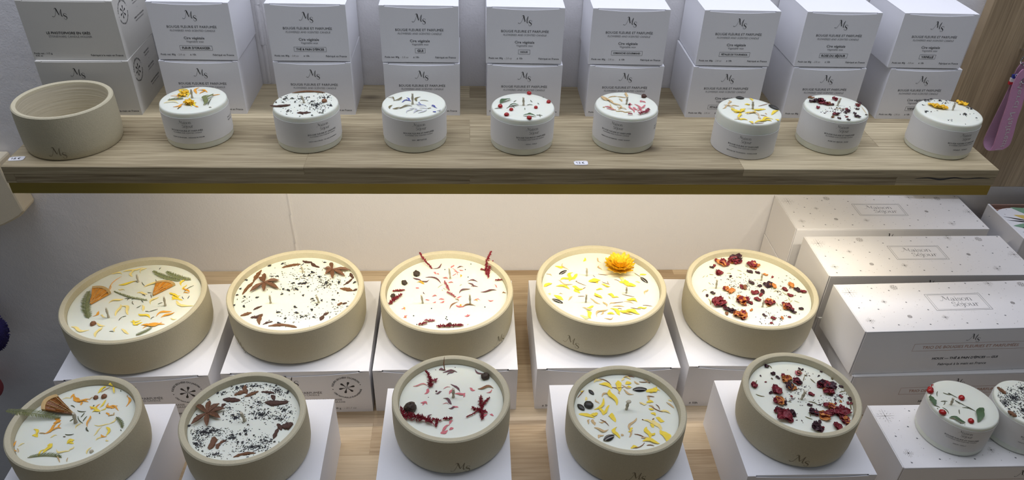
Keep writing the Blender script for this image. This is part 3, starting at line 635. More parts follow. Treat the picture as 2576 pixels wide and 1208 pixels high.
# ---------------------------------------------------------------- botanicals, built on the wax in candle-local coordinates
class Deco:
    def __init__(s, t, c, zt, ox, oy, sc, Rmax, seed):
        s.t = t; s.c = Vector((c[0], c[1], 0)); s.zb = c[2]; s.z = zt; s.ox, s.oy, s.sc = ox, oy, sc; s.R = Rmax; s.r = random.Random(seed)
        s.px = 1.0/sc                                   # crop pixel -> frame pixel
    def P(s, x, y, lift=0.0, clamp=True):
        q = onz(s.ox+x/s.sc, s.oy+y/s.sc, s.zb+s.z); q = Vector((q.x-s.c.x, q.y-s.c.y, 0))
        if clamp and q.length > s.R: q *= s.R/q.length
        return Vector((q.x, q.y, s.z+lift))
    def mm(s, n): return n/s.sc*0.00047*(s.zscale if hasattr(s, 'zscale') else 1)   # crop px across -> metres
    def put(s, mb, name): return mb.build(name, s.t)
    def petal(s, x1, y1, x2, y2, m='yel', w=None, name='petal', lift=.0001, curl=None, h=None, clamp=True):
        a, c = s.P(x1, y1, lift, clamp), s.P(x2, y2, lift, clamp); d = c-a; L = d.length
        if L < 1e-5: return
        w0 = w; w = s.mm(w)*1.1 if w else min(max(L*.26, .0010), .0034)
        lift_ = a.z-s.z; ex_ = .17 if (w0 is None and m in ('yel', 'pale', 'org')) else .06; a = a-d*ex_; c = c+d*ex_; d = c-a; L = d.length
        cu = (curl if curl is not None else s.r.uniform(-.28, .28))*L
        h = h if h is not None else min(L*.07, .0011)*s.r.uniform(.2, 1.4); s2 = s.r.uniform(-.10, .10)*L; ph = s.r.uniform(.75, 1.25)
        n = 7; nx = Vector((-d.y, d.x, 0)).normalized(); vs = []
        tw = s.r.uniform(-.5, .5)
        for i in range(n+1):
            f = i/n; p = a+d*f+nx*(cu*math.sin(PI*f)+s2*math.sin(2*PI*f))+Vector((0, 0, h*math.sin(PI*f)))
            ww = w/2*(max(.06, math.sin(PI*min(1, (f**ph)*.93+.04)))**.8)*(1+.22*s.r.uniform(-1, 1)); t_ = tw*(f-.5)
            z = Vector((0, 0, 1)); e = nx*math.cos(t_)+z*math.sin(t_)
            vs += [p-e*ww+z*(.0002+.06*ww), p+z*(.00006), p+e*ww+z*(.0002+.06*ww), p-z*.0001]
        fs = []
        for i in range(n):
            q = 4*i
            for j, k in ((0, 1), (1, 2), (2, 3), (3, 0)): fs.append((q+j, q+k, q+4+k, q+4+j))
        fs += [(3, 2, 1, 0), (4*n, 4*n+1, 4*n+2, 4*n+3)]
        b = MB(); b.add(vs, fs, m, True); return s.put(b, name)
    def petals(s, lst, m, name='petal', **kw):
        for q in lst: s.petal(q[0], q[1], q[2], q[3], m, q[4] if len(q) > 4 else None, name, **kw)
    def thin(s, lst, m='tan', name='stem', w=4):
        for q in lst:
            a, c = s.P(q[0], q[1], .0004), s.P(q[2], q[3], .0005); d = c-a; nx = Vector((-d.y, d.x, 0))
            k = s.r.uniform(-.15, .15); mid = (a+c)/2+nx*k+Vector((0, 0, .0003)); r = s.mm(q[4] if len(q) > 4 else w)/2
            b = MB(); b.tube([a, (a+mid)/2+nx*k*.25, mid, (mid+c)/2+nx*k*.25, c], [r*.6, r, r, r*.9, r*.4], m, 5); s.put(b, name)
    def fern(s, x1, y1, x2, y2, w=26, m='fern', name='fern_sprig', lift=.0008, lift2=None, side=0, bend=.06):
        a, c = s.P(x1, y1, lift, lift2 is None), s.P(x2, y2, lift2 if lift2 is not None else lift, True); d = c-a; L = d.length; nx = Vector((-d.y, d.x, 0)).normalized(); dn = d.normalized()
        b = MB(); n = max(8, int(L/.0013)); pts = [a+d*i/n+nx*L*bend*math.sin(PI*i/n) for i in range(n+1)]; b.tube(pts, .00035, m, 4)
        W = s.mm(w)*.9
        for i in range(1, n):
            wl = W*(math.sin(PI*(.12+.85*i/n))**.5)
            for sg in ((-1, 1) if side == 0 else (side,)):
                e = pts[i]+nx*sg*wl*s.r.uniform(.8, 1.1)+dn*wl*.55+Vector((0, 0, s.r.uniform(0, .0008)))
                b.tube([pts[i], (pts[i]+e)/2+Vector((0, 0, .0003)), e], [.0003, .00045, .00012], m, 4)
        return s.put(b, name)
    def leaf(s, x1, y1, x2, y2, w, m='grn', name='leaf', lift=.0009): return s.petal(x1, y1, x2, y2, m, w, name, lift, 0.04, .0016)
    def ball(s, x, y, r, m='berry', name='berry', rough=0.03, flat=.75):
        p = s.P(x, y); R_ = s.mm(r); b = MB(); b.ball((p.x, p.y, p.z+R_*flat*.55), (R_, R_*.9, R_*flat), m, 14, 9, rough, s.r, s.r.uniform(0, 3))
        if name == 'berry': b.ball((p.x+R_*.2, p.y-R_*.3, p.z+R_*flat*1.45), (R_*.16, R_*.16, R_*.12), 'dbark', 6, 4)
        return s.put(b, name)
    def seed(s, x1, y1, x2, y2, w, m='seed', name='sunflower_seed'):
        a, c = s.P(x1, y1), s.P(x2, y2); d = c-a; L = d.length/2; mid = (a+c)/2; W = s.mm(w)/2; n = 10; b = MB()
        prof = [(-1, .05), (-.8, .45), (-.45, .85), (-.1, 1), (.3, .92), (.7, .6), (.92, .28), (1, .05)]
        vs = []; sg = 12
        for u, k in prof:
            for j in range(sg): an = 2*PI*j/sg; vs.append((u*L, k*W*math.cos(an), k*W*.55*math.sin(an)))
        fs = [(i*sg+j, i*sg+(j+1) % sg, (i+1)*sg+(j+1) % sg, (i+1)*sg+j) for i in range(len(prof)-1) for j in range(sg)]
        b.add(vs, fs, m, True); o = b.build(name, s.t, (mid.x, mid.y, mid.z+W*.35), math.atan2(d.y, d.x)); return o
    def bark(s, x1, y1, x2, y2, w, m='bark', name='cinnamon_bark', lift=0.0):
        a, c = s.P(x1, y1, .0, False), s.P(x2, y2, .0, False)
        for q in (a, c):
            k = math.hypot(q.x, q.y)
            if k > s.R*1.02 and not lift: q.x *= s.R/k; q.y *= s.R/k
        d = c-a; L = d.length; nx = Vector((-d.y, d.x, 0)).normalized(); W = s.mm(w); n = 9; sg = 10; vs = []
        k0 = s.r.uniform(-.12, .12)*L
        for i in range(n+1):
            f = i/n; p = a+d*f+nx*k0*math.sin(PI*f); kk = (math.sin(PI*(.03+.93*f))**.6)*(1+.25*s.r.uniform(-1, 1))
            for j in range(sg):
                an = 2*PI*j/sg; dr = 1+.18*s.r.uniform(-1, 1)
                groove = .25 if (2 <= j <= 3) else 1.0
                vs.append(p+nx*W/2*kk*math.cos(an)*dr+Vector((0, 0, lift+W*.10+W*.26*kk*math.sin(an)*dr*groove)))
        b = MB(); b.add(vs, [(i*sg+j, i*sg+(j+1) % sg, (i+1)*sg+(j+1) % sg, (i+1)*sg+j) for i in range(n) for j in range(sg)]+[tuple(range(sg))[::-1], tuple(n*sg+j for j in range(sg))], m, False)
        return s.put(b, name)
    def anise(s, cx, cy, tips, m='anise'):
        c = s.P(cx, cy, .002); b = MB()
        for x, y in tips:
            e = s.P(x, y, .0015, False); d = e-c; L = d.length; d.normalize(); nx = Vector((-d.y, d.x, 0)).normalized(); W = min(.0042, L*.34)
            prof = [(.0, .25, .5), (.2, .6, .9), (.45, 1, 1.15), (.7, .9, 1.1), (.88, .45, .7), (1, .06, .3)]
            vs = []
            for u, k, hh in prof:
                p = c+d*L*u
                for (aa, zz) in ((-.62, .9), (-.18, .35), (0, .15), (.18, .35), (.62, .9), (.5, .1), (0, -.45), (-.5, .1)):
                    vs.append(p+nx*W*k*aa+Vector((0, 0, .0012+W*.55*hh*zz*k)))
            b.add(vs, [(i*8+j, i*8+(j+1) % 8, (i+1)*8+(j+1) % 8, (i+1)*8+j) for i in range(len(prof)-1) for j in range(8)]+[tuple(40+j for j in range(8))], m, False)
            if s.r.random() < .5:
                q = c+d*L*.5; b.ball((q.x, q.y, q.z+.0012), (W*.32, W*.32, W*.2), 'bark', 8, 5)
        b.ball((c.x, c.y, c.z+.001), (.0012, .0012, .0014), m, 8, 5)
        return s.put(b, 'star_anise')
    def orange(s, ax, ay, px, py, qx, qy, m='pulp', tilt=.0):
        A, Pq, Q = s.P(ax, ay, .0008), s.P(px, py, .0012+tilt), s.P(qx, qy, .0012+tilt); b = MB(); n = 10; th = .0022
        ctrl = (Pq+Q)/2+((Pq+Q)/2-A)*.38
        arc = [(1-t)**2*Pq+2*t*(1-t)*ctrl+t*t*Q for t in [i/n for i in range(n+1)]]
        zz = Vector((0, 0, th))
        inner = [A+(p-A)*.88 for p in arc]
        for i in range(n):
            for lo, hi in ((.05, .35), (.35, .65), (.65, 1.0)):
                sh_ = .12 if i % 3 == 2 else 0
                P0, P1 = inner[i], inner[i].lerp(inner[i+1], 1-sh_)
                v0, v1, v2, v3 = A+(P0-A)*lo, A+(P0-A)*hi, A+(P1-A)*hi, A+(P1-A)*lo
                dz = [Vector((0, 0, s.r.uniform(-.0008, .0004))) for _ in range(4)]
                b.add([v0, v1, v2, v3, v0+zz+dz[0], v1+zz+dz[1], v2+zz+dz[2], v3+zz+dz[3]], [(4, 5, 6, 7), (0, 1, 5, 4), (1, 2, 6, 5), (2, 3, 7, 6), (3, 0, 4, 7)], m)
            if i in (2, 5, 8):
                b.tube([A+zz, A.lerp(inner[i+1], .5)+zz*1.1, inner[i+1]+zz*1.1], .00028, 'rind', 5)
            b.add([inner[i], arc[i], arc[i+1], inner[i+1], inner[i]+zz*1.3, arc[i]+zz*1.3, arc[i+1]+zz*1.3, inner[i+1]+zz*1.3], [(4, 5, 6, 7), (0, 1, 5, 4), (1, 2, 6, 5), (2, 3, 7, 6), (3, 0, 4, 7)], 'rind')
        return s.put(b, 'dried_orange_slice')
    def rose(s, x, y, r, m='rose', m2=None, name='rose_petal'):
        R_ = s.mm(r)*getattr(s, 'rk', 1.0); c = s.P(x, y, .0003); b = MB(); k = 1 if r < 22 else (2 if r < 32 else 4)
        for i in range(k):
            a = s.r.uniform(0, 2*PI); off = Vector((math.cos(a), math.sin(a), 0))*R_*(.35 if k > 1 else 0); n, q = 9, 7; vs = []
            rz = s.r.uniform(0, 2*PI); cu = s.r.uniform(.35, .9); til = s.r.uniform(-.5, .5); rr = R_*(.85 if k > 1 else 1)*s.r.uniform(.8, 1.1)
            for iu in range(n+1):
                for iv in range(q+1):
                    u, v = iu/n*2-1, iv/q*2-1; ed = math.sqrt(max(0, 1-u*u*.8)); X, Y = u*rr, v*rr*.62*ed
                    Z = rr*(cu*.35*(v*v)+.12*math.sin(5*u+i)+.10*math.sin(7*v+2*u+i)+til*u*.25)+s.r.uniform(-.05, .05)*rr; X *= 1+s.r.uniform(-.13, .13)*ed; Y *= 1+s.r.uniform(-.2, .2)
                    vs.append((X*math.cos(rz)-Y*math.sin(rz), X*math.sin(rz)+Y*math.cos(rz), Z))
            mz = min(v[2] for v in vs); base = len(vs)
            vs = [Vector((v[0]+c.x+off.x, v[1]+c.y+off.y, v[2]-mz+c.z+i*.0003)) for v in vs]; vs += [v-Vector((0, 0, .00025)) for v in vs]
            g = lambda iu, iv: iu*(q+1)+iv
            fs = []
            for iu in range(n):
                for iv in range(q):
                    f = (g(iu, iv), g(iu+1, iv), g(iu+1, iv+1), g(iu, iv+1)); fs.append(f); fs.append(tuple(base+t_ for t_ in f[::-1]))
            b.add(vs, fs, (m2 if (m2 and i % 2 == 0) else m), True)
        return s.put(b, name)
    def amaranth(s, x1, y1, x2, y2, w=26, m='amar', lift=.0015, l1=None, name='amaranth_sprig'):
        a, c = s.P(x1, y1, lift if l1 is None else l1, l1 is None), s.P(x2, y2, lift); d = c-a; L = d.length; b = MB(); n = max(6, int(L/.0009)); W = s.mm(w)/2
        nx = Vector((-d.y, d.x, 0)).normalized(); k = s.r.uniform(-.08, .08)*L
        for i in range(n+1):
            f = i/n; p = a+d*f+nx*k*math.sin(PI*f)
            for j in range(5):
                dr = Vector((s.r.uniform(-1, 1), s.r.uniform(-1, 1), s.r.uniform(-.2, 1))).normalized(); ln = W*(.55+.6*math.sin(PI*(.15+.7*f)))*s.r.uniform(.6, 1.3)
                e = p+dr*ln; e.z = max(e.z, s.z+.0003); b.tube([p, (p+e)/2, e], [.00035, .0005, .00008], m, 4)
        b.tube([a, (a+c)/2+nx*k, c], .0004, m, 5)
        return s.put(b, name)
    def crumbs(s, cl, m='tea', size=(.0004, .0013), name='tea_leaf_crumbs', aniso=1.8):
        b = MB()
        for (x, y, rx, ry, n) in cl:
            for i in range(int(n*1.5)):
                a = s.r.uniform(0, 2*PI); q = abs(s.r.gauss(0, .75)); p = s.P(x+rx*q*math.cos(a), y+ry*q*math.sin(a), 0)
                if math.hypot(p.x, p.y) > s.R*.97: continue
                r = s.r.uniform(*size)*(.6+.55*s.r.random()); th = s.r.uniform(0, PI); l = r*s.r.uniform(.8, aniso); k = 5
                vs = [(p.x+(l*math.cos(2*PI*j/k)*math.cos(th)-r*.5*math.sin(2*PI*j/k)*math.sin(th))*s.r.uniform(.6, 1.2), p.y+(l*math.cos(2*PI*j/k)*math.sin(th)+r*.5*math.sin(2*PI*j/k)*math.cos(th))*s.r.uniform(.6, 1.2), s.z-.0001+s.r.uniform(.0003, .0006)) for j in range(k)]
                vs += [(p.x, p.y, s.z+.0003+r*.45)]; vs += [(v[0], v[1], s.z-.0002) for v in vs[:k]]
                b.add(vs, [(j, (j+1) % k, k) for j in range(k)]+[(k+1+j, k+1+(j+1) % k, (j+1) % k, j) for j in range(k)], m)
        o = s.put(b, name); o['kind'] = 'stuff'; return o
    def flakes(s, lst, m='tea', r=9, name='tea_leaf'):
        for (x, y) in lst:
            rr = r*s.r.uniform(.7, 1.3); a = s.r.uniform(0, PI); s.petal(x-rr*math.cos(a), y-rr*.6*math.sin(a), x+rr*math.cos(a), y+rr*.6*math.sin(a), m, rr*1.1, name, h=.0006)
    def wick(s, bx, by, tx, ty, r=.0012, knob=False):
        p = s.P(bx, by); yw = p.y+s.c.y; top = ony(s.ox+tx/s.sc, s.oy+ty/s.sc, yw); e = Vector((top.x-s.c.x, p.y, top.z-s.zb)); b = MB()
        n = 10; vs = []; sg = 8
        for i in range(n+1):
            q = p.lerp(e, i/n)-Vector((0, 0, .001 if i == 0 else 0))
            for j in range(sg): an = 2*PI*j/sg+i*.55; rr = r*(1+.22*math.cos(2*(2*PI*j/sg))); vs.append((q.x+rr*math.cos(an), q.y+rr*math.sin(an), q.z))
        b.add(vs, [(i*sg+j, i*sg+(j+1) % sg, (i+1)*sg+(j+1) % sg, (i+1)*sg+j) for i in range(n) for j in range(sg)]+[tuple(n*sg+j for j in range(sg))], 'wick', False)
        if knob: b.ball((e.x+.0007, e.y, e.z), (r*2.0, r*1.5, r*.8), 'wick', 8, 5, .15, s.r)
        return s.put(b, 'wick')

def vessel(name, x, y, z, label, cat, group):
    t = empty(name, (x, y, z)); tag(t, label, cat, group); return t

# --- empty holder at the left end of the shelf
HX, HY, HR, HHt = -0.4288, 0.7610, 0.0490, 0.0492
t = vessel('candle_holder', HX, HY, SH, 'empty round stoneware candle holder at the left end of the upper shelf', 'candle holder', None)
a, z = oncyl(145, 388, (HX, HY), HR)
b_ = bowl(t, HR, HHt, .0058, (a, max(z-SH, .007), .0175), clear=True)

# --- big bowls
BR, BHh = 0.0808, 0.0512
BZ = BH+0.0004
def bigbowl(x, y, lab, eng=None):
    t = vessel('stoneware_candle', x, y, BZ, lab, 'candle', 'large three-wick stoneware candles')
    e = None
    if eng: a, z = oncyl(eng[0], eng[1], (x, y), BR); e = (a, max(z-BZ, .008), .0215)
    bowl(t, BR, BHh, .0072, e); wax_disc(t, BR-.0075, .008, BHh-.0078)
    return t, BHh-.0078
MR, MHh = 0.0605, 0.0500
MZ = MH+0.0004
def midbowl(x, y, lab, eng=None):
    t = vessel('stoneware_candle', x, y, MZ, lab, 'candle', 'medium single-wick stoneware candles')
    e = None
    if eng: a, z = oncyl(eng[0], eng[1], (x, y), MR); e = (a, max(z-MZ, .008), .0200)
    bowl(t, MR, MHh, .0070, e); wax_disc(t, MR-.0073, .008, MHh-.0080)
    return t, MHh-.0080

KB = (CC.z-(BZ+BHh))/(0.6986-0.1222)*0+1
def bpos(i): return [(-0.3940, 0.7105), (-0.2093, 0.7249), (-0.0279, 0.7228), (0.1627, 0.7337), (0.3507, 0.7252)][i]
def mpos(i): return [(-0.3817, 0.5180), (-0.2223, 0.5208), (-0.0192, 0.5428), (0.1586, 0.5246), (0.3460, 0.5420)][i]

# BIG 1 : orange slices
x, y = bpos(0); t, wz = bigbowl(x, y, 'large three-wick stoneware candle with orange slices and fern sprigs, leftmost of the back row')
d = Deco(t, (x, y, BZ), wz, 0, 480, 2.517, BR-.009, 1)
for q in ((875, 580, 865, 533), (1047, 730, 1037, 673), (688, 805, 671, 743)): d.wick(*q)
d.orange(968, 672, 988, 592, 1112, 602); d.orange(572, 728, 590, 622, 706, 655)
d.fern(563, 812, 563, 640, 34); d.fern(935, 698, 722, 640, 16, side=-1); d.fern(1145, 575, 970, 512, 26); d.fern(1210, 568, 1055, 515, 26); d.fern(965, 868, 862, 918, 16)
d.petals([(700, 510, 765, 530), (795, 510, 890, 490), (895, 520, 925, 495), (925, 605, 1000, 575), (755, 625, 785, 630), (875, 650, 925, 655), (700, 710, 770, 690), (735, 785, 760, 730), (765, 740, 805, 780), (905, 760, 900, 730), (960, 715, 1000, 680), (1130, 700, 1215, 725), (610, 920, 645, 870), (465, 865, 550, 880), (730, 890, 740, 865), (1085, 808, 1115, 812), (640, 790, 665, 800), (840, 540, 845, 505), (620, 840, 660, 855), (775, 880, 810, 905)], 'pale')
d.petals([(765, 595, 850, 575), (1075, 650, 1130, 680, 14), (1090, 690, 1140, 665, 16), (1115, 655, 1150, 690), (1150, 600, 1180, 560, 14), (885, 785, 940, 805), (830, 830, 890, 820, 12), (850, 845, 900, 835, 12), (845, 825, 870, 850), (1160, 625, 1180, 600)], 'yel')
d.petals([(1165, 620, 1195, 640), (910, 850, 1010, 835), (920, 870, 1025, 850), (1000, 795, 1075, 770), (1030, 800, 1095, 775), (590, 795, 625, 765, 14), (1165, 650, 1195, 648)], 'org')
d.thin([(690, 630, 770, 545), (700, 600, 690, 635)], 'org'); d.ball(590, 847, 18, 'brn', 'seed_head', .25)
d.thin([(900, 580, 918, 603), (985, 565, 988, 585), (790, 685, 830, 683), (805, 695, 833, 680), (833, 690, 862, 688), (840, 700, 848, 722), (895, 697, 908, 710), (865, 743, 893, 728), (920, 765, 945, 768), (945, 768, 1000, 752), (955, 815, 978, 800), (752, 823, 775, 800), (775, 800, 800, 795), (1000, 720, 1030, 710), (955, 660, 960, 680), (1155, 672, 1165, 687), (1188, 685, 1200, 667), (1165, 645, 1228, 602), (900, 660, 920, 670), (692, 893, 722, 896), (935, 645, 960, 648), (1010, 500, 1020, 490)], 'ndl', 'pine_needle', 4)

# BIG 2 : star anise and tea
x, y = bpos(1); t, wz = bigbowl(x, y, 'large three-wick stoneware candle with two star anise and tea leaves, second in the back row', (607, 884))
d = Deco(t, (x, y, BZ), wz, 540, 600, 3.552, BR-.009, 2)
for q in ((500, 580, 490, 510), (792, 305, 773, 250), (932, 575, 908, 515)): d.wick(*q)
d.anise(447, 408, [(446, 325), (583, 388), (577, 465), (442, 487), (315, 492), (400, 360)]); d.anise(1053, 292, [(1040, 228), (1215, 296), (1168, 352), (1055, 374), (990, 335), (978, 283)])
for q in ((418, 285, 345, 390, 38), (355, 385, 248, 503, 34), (600, 265, 770, 232, 32)): d.bark(*q)
for q in ((785, 202, 870, 215, 30), (860, 215, 935, 262, 34), (1212, 310, 1242, 360, 30), (1235, 355, 1150, 420, 26), (1235, 472, 1272, 452, 24), (1140, 590, 1182, 578, 28), (345, 643, 425, 606, 24), (320, 712, 430, 678, 32), (430, 772, 520, 745, 22), (945, 735, 975, 690, 34), (970, 690, 1018, 665, 28), (330, 700, 400, 720, 22)): d.bark(*q, m='dbark', name='clove')
for q in ((1120, 450, 1235, 472, 44), (1095, 600, 1140, 575, 30), (230, 695, 330, 665, 38), (400, 772, 425, 680, 34), (480, 785, 735, 797, 34), (550, 780, 620, 770, 30)): d.bark(*q)
d.flakes([(608, 228), (735, 362), (600, 498), (700, 405), (490, 245), (620, 455), (790, 405), (740, 455), (795, 510), (870, 545), (915, 595), (1110, 395), (1095, 490), (1250, 395), (725, 612), (570, 660), (780, 705), (865, 640), (735, 665), (630, 715), (660, 465), (925, 350), (760, 405), (880, 300), (985, 215), (275, 370), (265, 525), (195, 508), (380, 527), (220, 455), (265, 608), (165, 600), (555, 345), (960, 555), (1060, 550), (885, 705), (575, 755), (840, 435), (810, 400), (1000, 395), (855, 330)], r=17)
d.crumbs([(800, 340, 330, 130, 110), (1000, 410, 160, 80, 70), (1000, 400, 50, 45, 25), (520, 345, 60, 30, 18), (260, 560, 60, 40, 12), (800, 700, 240, 60, 60), (1100, 620, 110, 80, 40), (640, 240, 120, 30, 10), (880, 560, 60, 40, 12), (1100, 300, 90, 70, 25), (700, 440, 90, 40, 25)], size=(.0005, .0012))

# BIG 3 : amaranth
x, y = bpos(2); t, wz = bigbowl(x, y, 'large three-wick stoneware candle with red amaranth sprigs and pink petals, middle of the back row', (1258, 858))
d = Deco(t, (x, y, BZ), wz, 920, 600, 3.552, BR-.009, 3)
for q in ((510, 580, 497, 510), (757, 362, 745, 270), (933, 590, 930, 505)): d.wick(*q)
d.amaranth(485, 180, 590, 272, 30, l1=.009); d.amaranth(1120, 180, 1080, 330, 40, l1=.011); d.amaranth(1132, 230, 1095, 355, 34, l1=.005); d.amaranth(1030, 285, 1090, 290, 30)
d.amaranth(212, 592, 320, 512, 46); d.amaranth(245, 478, 345, 468, 26); d.amaranth(475, 778, 545, 765, 30); d.amaranth(640, 792, 865, 785, 40); d.amaranth(1160, 380, 1215, 378, 26)
d.amaranth(705, 390, 745, 470, 26, 'amarp'); d.amaranth(730, 490, 800, 530, 26, 'amarp'); d.amaranth(530, 740, 610, 740, 30, 'amarp')
d.ball(455, 325, 36, 'dberry', 'dried_berry', .15); d.ball(345, 405, 30, 'dberry', 'dried_berry', .15); d.ball(245, 522, 26, 'dberry', 'dried_berry', .15); d.ball(752, 775, 20, 'dberry', 'dried_berry', .12)
d.petals([(605, 270, 675, 228, 14), (425, 355, 500, 385, 14), (480, 388, 562, 372, 14), (540, 352, 665, 400, 18), (915, 385, 995, 390, 14), (915, 400, 960, 435, 14), (945, 430, 1000, 432, 12), (840, 490, 930, 455, 15), (1035, 480, 1160, 465, 18), (515, 480, 530, 498), (820, 265, 870, 258)], 'plum')
d.petals([(755, 630, 825, 570, 12), (865, 615, 975, 605, 13), (1220, 490, 1250, 490, 16), (800, 540, 830, 562, 8)], 'brn')
d.petals([(765, 265, 785, 240, 16), (605, 303, 625, 320, 16), (630, 320, 655, 325, 14), (450, 440, 475, 450, 16), (595, 520, 635, 520, 14), (535, 550, 570, 552, 14), (600, 575, 625, 565, 14), (655, 550, 700, 545, 16), (665, 575, 700, 560, 16), (815, 535, 855, 520, 14), (740, 395, 780, 398, 14), (810, 600, 880, 610, 18), (965, 555, 1020, 555, 10), (1095, 552, 1140, 555, 14), (885, 695, 930, 685, 18), (320, 630, 355, 625, 12), (340, 710, 370, 690, 12), (560, 740, 610, 745, 12), (690, 355, 730, 360, 10), (895, 700, 910, 680, 16), (840, 280, 870, 290, 12), (1150, 415, 1175, 440, 10)], 'pink')
d.petals([(845, 345, 850, 325, 16), (850, 590, 870, 615, 14), (460, 395, 520, 410, 22), (350, 690, 365, 712, 12), (985, 540, 1000, 560, 8), (335, 615, 350, 640, 8)], 'org'); d.thin([(775, 335, 810, 315), (790, 290, 840, 310), (775, 270, 820, 330), (690, 355, 735, 362)], 'pink', w=6)
d.thin([(645, 445, 690, 415), (840, 425, 860, 415), (690, 445, 715, 460), (680, 460, 690, 470), (905, 775, 920, 770)], 'ndlL', 'stem')
for q in ((707, 280), (890, 280), (940, 230), (915, 347), (588, 628), (428, 693), (1065, 615), (722, 703), (716, 718), (728, 728), (457, 771)): d.ball(q[0], q[1], 6, 'tea', 'seed_grain', .05)

# BIG 4 : sunflower petals with everlasting flower
x, y = bpos(3); t, wz = bigbowl(x, y, 'large three-wick stoneware candle with a whole yellow everlasting flower, fourth in the back row', (1437, 862))
d = Deco(t, (x, y, BZ), wz, 1320, 600, 3.552, BR-.009, 4)
for q in ((555, 337, 555, 268), (545, 572, 552, 503), (908, 490, 911, 435)): d.wick(*q)
for q in ((305, 325, 375, 290, 38), (1032, 350, 1100, 402, 40), (243, 545, 342, 582, 38)): d.seed(*q)
d.petals([(525, 205, 538, 175, 18), (275, 250, 345, 250, 28), (175, 430, 240, 405, 30), (285, 430, 395, 455, 30), (325, 370, 410, 350, 24), (380, 360, 465, 320, 34), (400, 380, 430, 310, 30), (430, 430, 520, 450, 34), (455, 450, 490, 490, 32), (575, 385, 670, 375, 44), (620, 360, 650, 400, 32), (640, 460, 695, 460, 18), (780, 530, 840, 530, 14), (850, 390, 930, 400, 44), (920, 430, 990, 425, 40), (900, 370, 950, 430, 34), (1030, 330, 1085, 322, 20), (915, 550, 1000, 570, 34), (265, 510, 340, 550, 38), (770, 630, 845, 685, 34), (740, 675, 800, 680, 28), (850, 650, 950, 660, 34), (880, 675, 1020, 680, 30), (940, 640, 1000, 660, 30), (1010, 625, 1085, 615, 20), (555, 650, 590, 715, 30), (690, 410, 760, 430, 18), (560, 620, 615, 605, 22), (745, 500, 800, 525, 32), (630, 490, 690, 530, 30)], 'yel')
d.petals([(500, 690, 580, 705, 32), (210, 495, 230, 505, 18), (990, 390, 1030, 395, 18), (625, 500, 660, 520, 24), (840, 350, 880, 390, 28)], 'pale')
d.petals([(345, 225, 390, 280, 12), (195, 320, 240, 335, 10), (305, 375, 345, 400, 10), (340, 400, 425, 412, 12), (650, 175, 680, 215, 12), (665, 245, 690, 280, 14), (305, 500, 340, 500, 8), (390, 555, 425, 520, 14), (590, 540, 670, 585, 14), (620, 510, 690, 540, 12), (700, 570, 730, 610, 18), (890, 565, 970, 585, 12), (1075, 500, 1100, 460, 16), (650, 700, 740, 640, 16), (680, 680, 720, 650, 14), (715, 715, 785, 705, 12), (520, 620, 600, 635, 14), (880, 668, 960, 680, 16), (760, 590, 820, 575, 12), (790, 610, 885, 612, 12)], 'tan')
d.thin([(455, 385, 550, 425), (520, 450, 545, 440), (610, 330, 630, 350), (655, 320, 740, 330), (690, 390, 760, 415), (740, 385, 750, 410), (475, 520, 535, 520), (790, 575, 880, 570), (870, 500, 980, 525), (1055, 600, 1140, 610), (945, 620, 1040, 635), (830, 630, 870, 635), (800, 370, 850, 390), (980, 310, 1035, 345), (455, 385, 470, 385)], 'brn', 'stem', 5)
# the flower
c = d.P(840, 285); FB = MB(); rr = random.Random(9)
for ring, (npet, ln, elev, wd_, z0) in enumerate(((15, .0205, .12, .0090, .003), (16, .0205, .42, .0090, .004), (15, .0195, .70, .0084, .0045), (13, .0170, .95, .0074, .005), (12, .0135, 1.18, .0060, .0055), (9, .0110, 1.38, .0046, .006))):
    for i in range(npet):
        a = 2*PI*i/npet+ring*.35+rr.uniform(-.08, .08); l = ln*rr.uniform(.9, 1.08); vs = []; n = 6
        for j in range(n+1):
            f = j/n; e = elev+.35*f*(1 if ring < 2 else -.15); r_ = .0022+l*f*math.cos(e); zz = z0+l*f*math.sin(e)*.86
            w_ = wd_/2*max(.12, math.sin(PI*min(.97, .12+f*.88))**.75)
            ca, sa = math.cos(a), math.sin(a)
            for k, up in ((-1, .0010), (0, -.0002), (1, .0010), (0, -.0007)): vs.append((c.x+r_*ca-k*w_*sa, c.y+r_*sa+k*w_*ca, c.z+zz+up))
        fs = [(4*q+j, 4*q+(j+1) % 4, 4*q+4+(j+1) % 4, 4*q+4+j) for q in range(n) for j in range(4)]+[(4*n, 4*n+1, 4*n+2, 4*n+3)]
        FB.add(vs, fs, 'flow', True)
fo = FB.build('everlasting_flower', t)
FC = MB()
for i in range(26):
    a = rr.uniform(0, 6.28); q = rr.uniform(0, .0028); FC.tube([(c.x+q*math.cos(a), c.y+q*math.sin(a), c.z+.006), (c.x+q*.7*math.cos(a), c.y+q*.7*math.sin(a), c.z+.0125)], [.0006, .0003], 'org', 4)
FC.build('flower_centre', fo)

